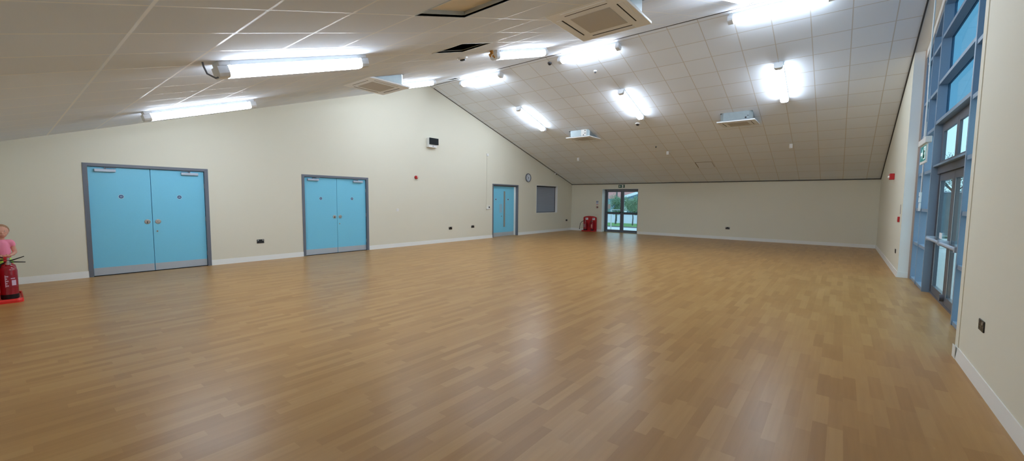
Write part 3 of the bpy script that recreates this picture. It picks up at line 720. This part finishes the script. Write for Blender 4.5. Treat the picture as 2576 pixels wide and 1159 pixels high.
root = thing('wall_sensor', (XL, 12.66, 3.44), 'little white sensor box high above the wall controller', 'sensor')
MB().box(XL, XL+.04, 12.61, 12.71, 3.39, 3.49, bev=.006).build('casing', M['plastic'], root)
MB().box(XL+.03, XL+.042, 12.62, 12.645, 3.39, 3.405).build('cord_outlet', M['grille'], root)
tag(MB().tube([(XL+.008, 12.63, 3.39), (XL+.008, 12.63, 2.4), (XL+.008, 12.62, 1.27)], .0045, 8).build('pull_cord', mat('pale_cord', srgb(196, 190, 174), .7)), 'thin pale cord running down the wall to the control box', 'cord')

root = thing('wall_clock', (XL, 15.487, 2.64), 'round wall clock with grey rim above the narrow door', 'clock')
mx = frame_mx((XL, 15.487, 2.64), (0, 1, 0), (0, 0, 1), (1, 0, 0))
MB().lathe([(.20, 0), (.205, .02), (.195, .045), (.175, .05), (.172, .03), (.172, .0)], mx, 40).build('rim', M['rim'], root, True)
MB().cyl((XL+.005, 15.487, 2.64), (XL+.028, 15.487, 2.64), .174, n=40).build('dial', M['face'], root)
tk = MB()
for k in range(12):
    a = k*PI/6; r0 = .14 if k % 3 else .125
    tk.tube([(XL+.03, 15.487+r0*math.sin(a), 2.64+r0*math.cos(a)), (XL+.03, 15.487+.162*math.sin(a), 2.64+.162*math.cos(a))], .004, 6)
tk.build('hour_marks', M['black'], root)
for nm, a, ln, r in (('hour_hand', 3.55, .085, .007), ('minute_hand', -.85, .13, .005)):
    MB().tube([(XL+.034, 15.487-.02*math.sin(a), 2.64-.02*math.cos(a)), (XL+.034, 15.487+ln*math.sin(a), 2.64+ln*math.cos(a))], [r, r*.6], 8).build(nm, M['black'], root)
MB().cyl((XL+.028, 15.487, 2.64), (XL+.04, 15.487, 2.64), .014).build('hub', M['black'], root)

root = thing('security_camera', (XL, 17.8, 2.95), 'small white camera with dark lens at the ceiling edge above the hatch', 'camera')
MB().box(XL, XL+.03, 17.75, 17.86, 2.9, 2.985, bev=.005).build('base', M['plastic'], root)
MB().ball((XL+.06, 17.8, 2.935), .05, (1, 1, .9), 16).build('housing', M['plastic'], root, True)
MB().ball((XL+.088, 17.775, 2.93), .03, (1, 1, 1), 12).build('lens', M['black'], root, True)

# ------------------------------------------------------------------ signs
# exit sign over the far door
root = thing('exit_sign', (-8.645, YF, 2.25), 'green and white exit sign above the far glazed door', 'exit sign')
a, b, z0, z1 = -8.80, -8.49, 2.255, 2.41
MB().box(a, b, YF-.03, YF, z0, z1, bev=.003).build('panel', M['green'], root)
def arrow(w, cx, y, cz, s, d):
    """block arrow in the xz plane; d = +1 up"""
    w.prism([(cx-.12*s, y, cz-.5*s*d), (cx+.12*s, y, cz-.5*s*d), (cx+.12*s, y, cz), (cx+.4*s, y, cz), (cx, y, cz+.5*s*d), (cx-.4*s, y, cz), (cx-.12*s, y, cz)], (0, -.003, 0)); return w
arrow(MB(), -8.73, YF-.03, 2.333, .11, 1).build('arrow', M['white'], root)
g = MB(); g.box(-8.63, -8.545, YF-.033, YF-.03, 2.268, 2.398); g.build('doorway_symbol', M['white'], root)
g = MB(); y = YF-.035
g.cyl((-8.585, y, 2.376), (-8.585, y-.002, 2.376), .011, n=12)
for p in ([(-8.59, 2.362), (-8.6, 2.325)], [(-8.6, 2.325), (-8.575, 2.305)], [(-8.575, 2.305), (-8.585, 2.278)], [(-8.6, 2.325), (-8.618, 2.29)], [(-8.59, 2.355), (-8.566, 2.34)], [(-8.59, 2.355), (-8.615, 2.343)]):
    g.tube([(p[0][0], y, p[0][1]), (p[1][0], y, p[1][1])], .006, 6)
g.build('running_figure', M['green'], root)
# fire action notice + call-point sign
root = thing('fire_notice', (-9.965, YF, 1.3), 'blue and red fire action notice left of the far exit door', 'notice')
MB().box(-10.03, -9.895, YF-.004, YF, 1.38, 1.60).build('sheet', M['paper'], root)
y = YF-.004
MB().box(-10.025, -9.90, y-.001, y, 1.53, 1.588).build('blue_band', M['blue'], root)
MB().box(-10.025, -9.90, y-.001, y, 1.47, 1.505).build('second_blue_band', M['blue'], root)
MB().box(-10.025, -9.90, y-.001, y, 1.385, 1.425).build('red_band', mat('faded_red', srgb(190, 90, 90), .5), root)
g = MB()
for z in (1.578, 1.566, 1.554, 1.542, 1.494, 1.482, 1.412, 1.398): g.box(-10.015, -9.915, y-.0015, y-.001, z-.002, z+.002)
g.build('text_lines', M['paper'], root)
root = thing('call_point', (-9.96, YF, 1.27), 'small dark red fire call point directly below the notice', 'call point')
MB().box(-10.0, -9.91, YF-.05, YF, 1.225, 1.315, bev=.006).build('casing', mat('dark_red', srgb(120, 40, 36), .4), root)
MB().box(-9.975, -9.935, YF-.052, YF-.05, 1.25, 1.29).build('press_glass', M['white'], root)

# right wall: sounder, call point, little sign
root = thing('alarm_sounder', (XR, 14.6, 2.29), 'red alarm sounder with white lens high on right wall', 'alarm')
MB().box(XR-.10, XR, 14.52, 14.68, 2.22, 2.38, bev=.015).build('sounder_body', M['red'], root)
MB().ball((XR-.105, 14.56, 2.29), .032, (1, 1, 1), 14).build('beacon_lens', M['white'], root, True)
root = thing('call_point', (XR, 12.6, 1.2), 'small red call point on right wall beside the tall window', 'call point')
MB().box(XR-.035, XR, 12.55, 12.66, 1.19, 1.31, bev=.008).build('casing', M['red'], root)
tag(MB().box(XR-.003, XR, 12.5, 12.6, 1.37, 1.58).build('call_point_sign', mat('grey_sign', srgb(140, 130, 124), .5)), 'thin sign plate just above the red call point by the window', 'sign')

# hanging exit sign in front of the tall window
root = thing('exit_sign', (.95, 9.1, 2.22), 'hanging lit exit sign in front of the tall window', 'exit sign')
MB().box(.905, .975, 8.62, 9.36, 2.51, 2.60, bev=.006).build('housing', M['plastic'], root)
pn = MB().box(.932, .948, 8.68, 9.30, 2.22, 2.51, bev=.003).build('panel', M['plastic'], root)
MB().box(.929, .932, 8.73, 9.25, 2.26, 2.49).build('green_field', mat('lit_sign_green', srgb(20, 110, 110), .4, emit=(.02, .3, .3, 1), es=.3), root)
g = MB(); x = .9285
g.box(x-.002, x, 8.76, 8.92, 2.28, 2.47)
g.prism([(x-.002, 9.0, 2.375), (x-.002, 9.08, 2.45), (x-.002, 9.08, 2.4), (x-.002, 9.2, 2.4), (x-.002, 9.2, 2.35), (x-.002, 9.08, 2.35), (x-.002, 9.08, 2.30)], (.002, 0, 0))
g.build('white_symbols', M['signlit'], root)
g = MB(); x = .9262; y0 = 8.84
g.cyl((x, y0, 2.44), (x-.002, y0, 2.44), .016, n=12)
for p in ([(0, 2.42), (.01, 2.37)], [(.01, 2.37), (-.03, 2.33)], [(-.03, 2.33), (-.01, 2.295)], [(.01, 2.37), (.045, 2.30)], [(0, 2.415), (-.04, 2.39)], [(0, 2.415), (.04, 2.40)]): g.tube([(x, y0+p[0][0], p[0][1]), (x, y0+p[1][0], p[1][1])], .008, 6)
g.build('running_figure', M['green'], root)
c1 = ch(9.25)
tag(MB().tube([(.95, 9.25, c1), (.952, 9.24, 4.6), (.945, 9.22, 3.9), (.952, 9.2, 3.2), (.948, 9.18, 2.6)], .010, 10).build('hanging_cable', M['plastic'], smooth=True), 'white cable hanging from the ceiling to the exit sign', 'cable')
# entry control on the fin and its conduit
root = thing('door_control_box', (XI, 11.79, 1.46), 'tall white control box on the window frame', 'control box')
MB().box(XI-.03, XI-.002, 11.38, 11.46, 1.46, 1.62, bev=.004).build('casing', M['plastic'], root)
MB().box(XI-.036, XI-.002, 11.38, 11.46, 1.63, 1.83, bev=.004).build('upper_casing', M['plastic'], root)
MB().cyl((XI-.04, 11.40, 1.74), (XI-.036, 11.40, 1.74), .015).build('button', M['frame'], root)
tag(MB().tube([(XI-.012, 11.43, 1.83), (XI-.012, 11.43, 2.3), (XI-.012, 11.43, 3.2)], .009, 8).build('conduit', M['plastic']), 'thin white conduit rising from the window control box', 'conduit')

# ------------------------------------------------------------------ fire extinguishers and stands
def extinguisher(x, y, z0, lab, h=.5, r=.088, side=1, hose_pts=None, band=None, m=None):
    root = thing('fire_extinguisher', (x, y, z0), lab, 'fire extinguisher')
    T = Matrix.Translation((x, y, z0))
    MB().lathe([(r*.9, 0), (r, .01), (r, .07), (r*1.005, .071)], T).build('base_ring', M['rubber'], root, True)
    MB().lathe([(r*.985, .07), (r*.985, h*.84), (r*.9, h*.92), (r*.6, h*.985), (r*.3, h), (r*.3, h+.03)], T).build('cylinder', m or M['redgloss'], root, True)
    MB().lathe([(r*.36, h+.015), (r*.36, h+.045), (.022, h+.05), (.022, h+.075)], T).build('valve', M['steel'], root, True)
    g = MB(); g.tube([(x-.02, y-.03*side, z0+h+.065), (x, y+.04*side, z0+h+.075), (x, y+.165*side, z0+h+.125)], [.011, .010, .006], 8)
    g.build('squeeze_lever', M['black'], root)
    g = MB(); g.tube([(x, y-.02*side, z0+h+.05), (x, y+.06*side, z0+h+.05), (x, y+.175*side, z0+h+.035)], [.011, .010, .006], 8); g.build('carry_handle', M['black'], root)
    MB().cyl((x, y-.02, z0+h+.07), (x+.03, y-.02, z0+h+.085), .018).build('gauge', M['red'], root)
    if hose_pts: MB().tube([(x+a, y+b, z0+c) for a, b, c in hose_pts], .013, 10).build('hose', M['black'], root, True)
    # label wrapped round the front
    g = MB(); n = 14; R = r*1.004
    def patch(a0, a1, z1, z2):
        for i in range(n):
            p, q = a0+(a1-a0)*i/n, a0+(a1-a0)*(i+1)/n
            vs = [g.bm.verts.new((x+R*math.cos(t), y+R*math.sin(t), z0+zz)) for t, zz in ((p, z1), (q, z1), (q, z2), (p, z2))]
            g.bm.faces.new(vs)
    return root, g, patch
# near stand against the wall behind, seen at the left edge
def stand(x0, x1, yb, yf, zb, lab, arch, m, ytop=None):
    """double stand: back panel at y = yb, tray reaching to yf"""
    root = thing('extinguisher_stand', ((x0+x1)/2, (yb+yf)/2, 0), lab, 'extinguisher stand')
    s = 1 if yf > yb else -1
    cx = (x0+x1)/2; w = (x1-x0)/2
    pts = [(x0, yb, .02), (x1, yb, .02), (x1, yb, zb-.08)]
    for k in range(1, 10):
        a = k/10*PI; pts.append((cx+w*math.cos(a)*.98, yb, zb-.08+.08*math.sin(a)))
    pts.append((x0, yb, zb-.08))
    MB().prism(pts, (0, .03*s, 0)).build('back_panel', m, root)
    g = MB(); r = .07; n = 6; cs = []
    ya, yb2 = (yb, yf) if s > 0 else (yf, yb)
    for cxx, cyy, a0 in ((x1-r, yb2-r, 0), (x0+r, yb2-r, PI/2), (x0+r, ya+r, PI), (x1-r, ya+r, 1.5*PI)):
        for k in range(n+1): a = a0+k/n*PI/2; cs.append((cxx+r*math.cos(a), cyy+r*math.sin(a), 0))
    cs = [(p[0]+(0), p[1], 0) for p in cs]
    g.prism(cs, (0, 0, .03))
    tr = g.build('tray', m, root)
    g = MB(); n = len(cs); mid = Vector((cx, (ya+yb2)/2, 0))
    rin = [mid+(Vector(p)-mid)*.9 for p in cs]
    for i in range(n):
        j = (i+1) % n
        a, b, c, d = Vector(cs[i]), Vector(cs[j]), rin[j], rin[i]
        g.hexa([a+Vector((0, 0, .03)), b+Vector((0, 0, .03)), c+Vector((0, 0, .03)), d+Vector((0, 0, .03)), a.lerp(d, .2)+Vector((0, 0, .06)), b.lerp(c, .2)+Vector((0, 0, .06)), c+Vector((0, 0, .055)), d+Vector((0, 0, .055))])
    g.build('tray_rim', m, root)
    return root
stand(-10.36, -9.56, -.14, .16, .82, 'bright red extinguisher stand at the left edge of the photo', 1, M['tray'])
rt_, g, patch = extinguisher(-9.74, .03, .045, 'dark red fire extinguisher standing in front at the left edge', h=.5, r=.092, hose_pts=[(0, -.02, .55), (0, -.07, .52), (.0, -.1, .42), (0, -.105, .2)])
patch(-.5, 1.2, .18, .36)
g.build('label_ground', mat('label_deep_red', srgb(150, 24, 44), .35), rt_)
g = MB(); _, g2, patch2 = None, g, None
R = .0935
def strip(g, x, y, R, a0, a1, z1, z2, n=6):
    for i in range(n):
        p, q = a0+(a1-a0)*i/n, a0+(a1-a0)*(i+1)/n
        g.bm.faces.new([g.bm.verts.new((x+R*math.cos(t), y+R*math.sin(t), zz)) for t, zz in ((p, z1), (q, z1), (q, z2), (p, z2))])
for k in range(5): strip(g, -9.74, .03, R, -.42, -.05-.12*(k % 2), .24+.035*k, .258+.035*k)
strip(g, -9.74, .03, R, .28, .80, .25, .33); strip(g, -9.74, .03, R, .2, .7, .35, .362); strip(g, -9.74, .03, R, -.42, -.33, .23, .41)
g.build('label_print', mat('label_lilac_white', srgb(216, 190, 214), .5), rt_)
rt_, g, patch = extinguisher(-10.14, .03, .045, 'dark red fire extinguisher behind the front one, partly hidden', h=.5, r=.09, side=-.7)
patch(-.6, .6, .2, .36); g.build('label', M['paper'], rt_)

stand(-10.70, -9.94, 19.44, 19.16, .80, 'red double extinguisher stand by the far glazed door', 1, M['red'])
for x in (-10.50, -10.10):
    g = thing('stand_sign', (x, 19.40, .66), 'white sign on far stand, %s of the two' % ('left' if x < -10.3 else 'right'), 'sign')
    MB().box(x-.075, x+.075, 19.402, 19.409, .60, .71).build('plate', M['paper'], g)
    q = MB(); q.box(x-.06, x-.01, 19.401, 19.402, .655, .70); q.box(x+.0, x+.06, 19.401, 19.402, .675, .68); q.box(x+.0, x+.05, 19.401, 19.402, .655, .66); q.build('print', mat('sign_grey_print', srgb(120, 110, 130), .5), g)
rt_, g, patch = extinguisher(-10.52, 19.28, .045, 'red extinguisher with long curved hose, left on the far stand', h=.46, r=.085, side=-1, m=mat('faded_red_enamel', srgb(150, 36, 46), .35),
    hose_pts=[(0, 0, .50), (-.10, -.02, .50), (-.2, -.04, .44), (-.27, -.05, .33), (-.30, -.05, .16), (-.305, -.05, .12)])
patch(-2.4, -1.0, .17, .34); g.build('label', mat('grey_red_label', srgb(150, 100, 112), .5), rt_)
MB().cyl((-10.825, 19.23, .17), (-10.83, 19.23, .10), .016, .024).build('nozzle', M['black'], rt_)
rt_, g, patch = extinguisher(-10.12, 19.28, .045, 'red extinguisher without a hose loop, right on the far stand', h=.46, r=.07, side=-1, hose_pts=[(0, 0, .49), (-.07, -.03, .47), (-.1, -.04, .38), (-.1, -.04, .2)])
patch(-2.1, -1.0, .15, .33); g.build('label', mat('pink_label', srgb(204, 140, 130), .5), rt_)

# ------------------------------------------------------------------ child at the left edge
def remesh(o, vox, sm=3):
    m = o.modifiers.new('remesh', 'REMESH'); m.mode = 'VOXEL'; m.voxel_size = vox; m.use_smooth_shade = True
    s = o.modifiers.new('smooth', 'SMOOTH'); s.iterations = sm; s.factor = .5
def child():
    bx, by = -10.60, -.012
    root = thing('person', (bx, by, 0), 'small child in pink top and lime green shorts behind the extinguisher', 'person')
    F = Matrix.Translation((bx, by, 0)) @ Matrix.Rotation(.12, 4, 'Z') @ Matrix.Diagonal((1, .86, 1, 1))
    P = lambda x, y, z: F @ Vector((x, y, z))
    def limb(w, pts, rad, n=14):
        w.tube([P(*p) for p in pts], rad, n)
        for p, r in zip(pts, rad): w.ball(P(*p), r*.99, seg=14)
    b = MB()
    # trunk, neck
    limb(b, [(0, 0, .50), (0, 0, .60), (.005, 0, .70), (0, 0, .80), (0, 0, .86)], [.075, .072, .075, .072, .045])
    limb(b, [(0, -.09, .83), (0, .09, .83)], [.042, .042])
    limb(b, [(0, 0, .86), (.008, 0, .92)], [.036, .034])
    # head
    b.ball(P(.005, 0, 1.02), .1, (.98, .86, 1.0), 24); b.ball(P(.035, 0, .965), .062, (1, .95, .9), 20)
    b.ball(P(.06, .035, .975), .028, seg=12); b.ball(P(.06, -.035, .975), .028, seg=12)
    limb(b, [(.095, 0, 1.015), (.108, 0, .99)], [.008, .013], 8)
    for s in (-1, 1):
        b.ball(P(0, s*.085, 1.0), .022, (.8, .5, 1.2), 12)
        b.ball(P(.092, s*.013, .988), .009, seg=8)
        b.ball(P(.085, s*.032, 1.04), .018, (.6, 1, .5), 10)
    b.ball(P(.092, 0, .955), .014, (.5, 1.5, .5), 12)
    # legs and feet
    for s in (-1, 1):
        limb(b, [(0, s*.045, .48), (.01, s*.052, .28), (-.005, s*.055, .07)], [.062, .042, .027])
        limb(b, [(-.01, s*.055, .03), (.05, s*.06, .025), (.09, s*.062, .02)], [.028, .027, .02])
        # arms folded with hands meeting on the belly
        el = (.01, s*.152, .665); wr = (.105, s*.075, .625)
        limb(b, [(0, s*.112, .825), (.0, s*.135, .75), el], [.034, .031, .026])
        limb(b, [el, (.06, s*.118, .64), wr], [.026, .024, .018])
        hx = Vector(P(*wr)); dv = (Vector(P(.13, s*.0, .618))-hx).normalized()
        pm = hx+dv*.03
        b.ball(pm, .024, (1, 1, .8), 12)
        for k, ln in enumerate((.030, .036, .034, .026)):
            o = Vector((0, 0, .016-.0105*k))
            q0 = pm+dv*.014+o; q1 = q0+dv*ln*.6+Vector((.004, 0, 0)); q2 = q1+dv*ln*.5-Vector((.012, 0, 0))
            b.tube([q0, q1, q2], [.0062, .0058, .005], 8); b.ball(q2, .005, seg=8)
        t0 = pm+Vector((0, 0, .012)); t1 = t0+dv*.012+Vector((.008, 0, .018)); b.tube([t0, t1], [.008, .006], 8); b.ball(t1, .006, seg=8)
    body = b.build('body', M['skin'], root); remesh(body, .0045, 4)
    # clothes
    c = MB()
    limb(c, [(0, 0, .60), (.004, 0, .70), (0, 0, .80), (0, 0, .845)], [.092, .090, .084, .055], 18)
    limb(c, [(0, -.095, .832), (0, .095, .832)], [.050, .050])
    for s in (-1, 1): limb(c, [(0, s*.104, .83), (.0, s*.120, .795)], [.048, .045])
    sh = c.build('pink_top', M['pink'], root); remesh(sh, .007, 4)
    c = MB(); limb(c, [(0, 0, .50), (0, 0, .59)], [.094, .088], 18)
    for s in (-1, 1): limb(c, [(0, s*.046, .50), (.005, s*.055, .40)], [.072, .070])
    sh = c.build('lime_shorts', M['lime'], root); remesh(sh, .007, 3)
    # hair cap and short pony tail
    c = MB(); c.ball(P(-.012, 0, 1.03), .104, (.98, .90, 1.0), 24)
    hm = c.build('hair', M['hair'], root)
    me = hm.data; bm = bmesh.new(); bm.from_mesh(me); off = ploc(hm)
    inv = F.inverted()
    kill = [v for v in bm.verts if (lambda q: q.z < 1.0+max(0, (q.x+.0))*.95 and q.x > -.045 or q.z < .95)(inv @ (v.co+off))]
    bmesh.ops.delete(bm, geom=kill, context='VERTS'); bm.to_mesh(me); bm.free()
    so_ = hm.modifiers.new('solid', 'SOLIDIFY'); so_.thickness = .008
    for f in me.polygons: f.use_smooth = True
    for s in (-1, 1):
        MB().ball(P(.088, s*.033, 1.022), .0095, (1, 1, 1), 12).build('eye', M['white'], root, True)
        MB().ball(P(.0945, s*.033, 1.022), .005, (1, 1, 1), 10).build('iris', M['black'], root, True)
    c = MB(); c.tube([P(.098, -.02, .953), P(.104, 0, .950), P(.098, .02, .953)], [.003, .005, .003], 8); c.build('mouth', mat('lip_pink', srgb(176, 92, 90), .5), root, True)
    return root
child()

# ------------------------------------------------------------------ outdoors, beyond the far door
def gz(y): return 0-.02 if y < 22 else (-.02-1.0*(y-22)/18 if y < 40 else -1.02)
def ground(name, x0, x1, ys_, m, lab, cat, dz=0):
    g = MB()
    for a, b in zip(ys_, ys_[1:]):
        g.hexa([(x0, a, gz(a)-.4), (x1, a, gz(a)-.4), (x1, b, gz(b)-.4), (x0, b, gz(b)-.4), (x0, a, gz(a)+dz), (x1, a, gz(a)+dz), (x1, b, gz(b)+dz), (x0, b, gz(b)+dz)])
    return struct(g.build(name, m), lab, cat)
paving = mat('pale_paving', srgb(196, 196, 198), .8, bump=.2, scale=6, var=.06)
ground('ground', -90, 60, [YF+.42, 22, 33.6], paving, 'pale paving outside the far wall', 'paving')
grass = mat('grass_green', srgb(96, 140, 70), .9, bump=.8, scale=25, var=.25)
struct(MB().hexa([(-90, 35.5, -1.4), (0, 35.5, -1.4), (0, 42.5, -1.4), (-90, 42.5, -1.4), (-90, 35.5, -.72), (0, 35.5, -.72), (0, 42.5, -.80), (-90, 42.5, -.80)]).build('lawn', grass), 'strip of grass beyond the far door', 'lawn')
ground('car_park', -90, 60, [42.5, 140], mat('pale_tarmac', srgb(170, 174, 180), .85, bump=.2, scale=3, var=.08), 'pale car park behind the trees', 'car park')
struct(MB().hexa([(-90, 33.6, -1.4), (0, 33.6, -1.4), (0, 35.5, -1.4), (-90, 35.5, -1.4), (-90, 33.6, -.65), (0, 33.6, -.65), (0, 35.5, -.70), (-90, 35.5, -.70)]).build('kerb', mat('dark_planting', srgb(70, 66, 70), .9, bump=.5, scale=8, var=.3)), 'dark planted edge in front of the grass', 'planting bed')
ground('side_ground', 1.4, 60, [-5, 12, YF+.42], paving, 'paving outside the tall window', 'paving')

def tree(x, y, h, cr_, tr, seed, lab, col_, nleaf=4200):
    rnd = random.Random(seed); z0 = -.79 if 35.5 < y < 42.5 else gz(y)
    root = thing('tree', (x, y, z0), lab, 'tree', 'young trees beyond the far door')
    w = MB(); w.tube([(x, y, z0-.05), (x+.04, y, z0+h*.25), (x-.02, y, z0+h*.5), (x, y, z0+h*.8)], [tr, tr*.8, tr*.6, tr*.25], 9)
    for k in range(5):
        a = rnd.uniform(0, 6.28); zz = z0+h*rnd.uniform(.35, .6)
        w.tube([(x, y, zz), (x+cr_*.6*math.cos(a), y+cr_*.6*math.sin(a), zz+h*.22)], [tr*.4, tr*.12], 6)
    w.build('trunk', mat('bark', srgb(88, 84, 86), .9, bump=.6, scale=30, var=.2), root, True)
    g = MB(); bl_ = [(rnd.gauss(0, .42)*cr_, rnd.gauss(0, .42)*cr_, h*rnd.uniform(.42, .86), cr_*rnd.uniform(.35, .6)) for _ in range(11)]
    for _ in range(nleaf):
        bx, by, bz, br = rnd.choice(bl_)
        d = Vector((rnd.gauss(0, 1), rnd.gauss(0, 1), rnd.gauss(0, 1))).normalized()*br*rnd.uniform(.5, 1)
        c = Vector((x+bx, y+by, z0+bz))+d*Vector((1, 1, .8)).length/1.62
        u = Vector((rnd.gauss(0, 1), rnd.gauss(0, 1), rnd.gauss(0, 1))).normalized(); v = u.orthogonal().normalized(); s = rnd.uniform(.03, .062)
        g.bm.faces.new([g.bm.verts.new(c+q) for q in (u*s, v*s*.5, -u*s, -v*s*.5)])
    g.build('foliage', col_, root)
lfa = mat('leaf_mid_green', srgb(124, 146, 118), .8, scale=2, var=.3); lfb = mat('leaf_pale_green', srgb(150, 168, 140), .8, scale=2, var=.3)
tree(-18.3, 40, 3.0, 1.0, .09, 1, 'slim young tree seen through the left pane, upright trunk', lfa)
tree(-16.75, 42.0, 2.7, .8, .06, 2, 'pale young tree seen through the right pane, straight trunk', lfb, 3400)
tree(-15.9, 38.6, 3.0, .95, .07, 3, 'leaning young tree seen through right pane, nearest its edge', lfa)
tree(-20.6, 42.0, 2.5, .9, .05, 4, 'bushy tree at the left side of the left pane', lfb, 3000)
tree(6.3, 44.0, 6.5, 2.0, .14, 6, 'dark tall tree far outside the tall window', mat('leaf_dark', srgb(50, 74, 66), .8, scale=2, var=.3), 5000)

# low building with white gable and its red-roofed neighbour
by = 80.0
root = thing('building', (-32.0, by, gz(80)), 'blue-grey building with broad white gable fascia behind the trees', 'building')
MB().prism([(-35.2, by, gz(80)), (-28.9, by, gz(80)), (-28.9, by, 2.2), (-32, by, 3.15), (-35.2, by, 2.2)], (0, 8, 0)).build('wall', mat('blue_grey_cladding', srgb(110, 140, 160), .7), root)
g = MB()
for s in (-1, 1):
    g.prism([(-32, by-.3, 3.55), (-32, by-.3, 3.0), (-32+s*3.5, by-.3, 1.95), (-32+s*3.5, by-.3, 2.5)], (0, 8.6, 0))
g.build('white_fascia', M['white'], root)
MB().box(-34.9, -34.2, by-.1, by+.2, -.9, 1.9).build('corner_pier', M['white'], root)
MB().box(-33.6, -30.8, by-.05, by, .1, 1.5).build('window', mat('dark_pane', srgb(60, 90, 110), .2), root)
root = thing('building', (-40, 88, gz(88)), 'low building with pinkish tiled roof behind the left pane', 'building')
MB().box(-52, -35.6, 89.2, 97, gz(88), 2.1).build('wall', mat('pale_blue_render', srgb(140, 172, 190), .7), root)
MB().prism([(-52.5, 88.9, 2.1), (-52.5, 93, 4.9), (-52.5, 97.4, 2.1)], (17.6, 0, 0)).build('roof', mat('red_roof_tiles', srgb(186, 128, 124), .8, bump=.5, scale=5, var=.1), root)
MB().box(-41.8, -39.5, 89.15, 89.2, .6, 1.8).build('window', mat('dark_pane_b', srgb(70, 96, 120), .2), root)
o = MB().cyl((-22.8, 50, gz(50)), (-22.8, 50, 5.2), .11, .08, 12).build('telegraph_pole', mat('dark_wood_pole', srgb(92, 86, 84), .9, bump=.4))
tag(o, 'dark wooden pole rising behind the left pane', 'pole')
# handrail just outside the door
root = thing('handrail', (-9.6, 20.9, 0), 'white tubular handrail just outside the far door', 'handrail')
for x in (-9.87, -9.19): MB().cyl((x, 21.0, -.03), (x, 21.0, 1.12), .028, n=12).build('post', M['white'], root)
MB().tube([(-9.87, 21.0, 1.12), (-9.19, 21.0, 1.12)], .022, 12).build('rail', M['kick'], root)

# beyond the tall window: boundary hedge, low box
root = thing('boundary_wall', (6, 34, gz(34)), 'grey-blue boundary wall seen through the tall window door', 'wall')
MB().box(1.9, 22, 34, 34.4, gz(34)-.1, 2.25).build('panels', mat('grey_fence', srgb(96, 110, 118), .9, bump=.5, scale=5, var=.2), root)
MB().box(1.85, 22, 33.95, 34.45, 2.25, 2.32).build('coping', M['shutter'], root)
root = thing('storage_box', (2.6, 22, gz(22)), 'pale box with dark lid standing outside the tall window', 'box')
MB().box(2.3, 3.1, 21.6, 22.2, gz(22), .35, bev=.02).build('body', M['plastic'], root)
MB().box(2.27, 3.13, 21.57, 22.23, .35, .42, bev=.01).build('lid', M['green'], root)
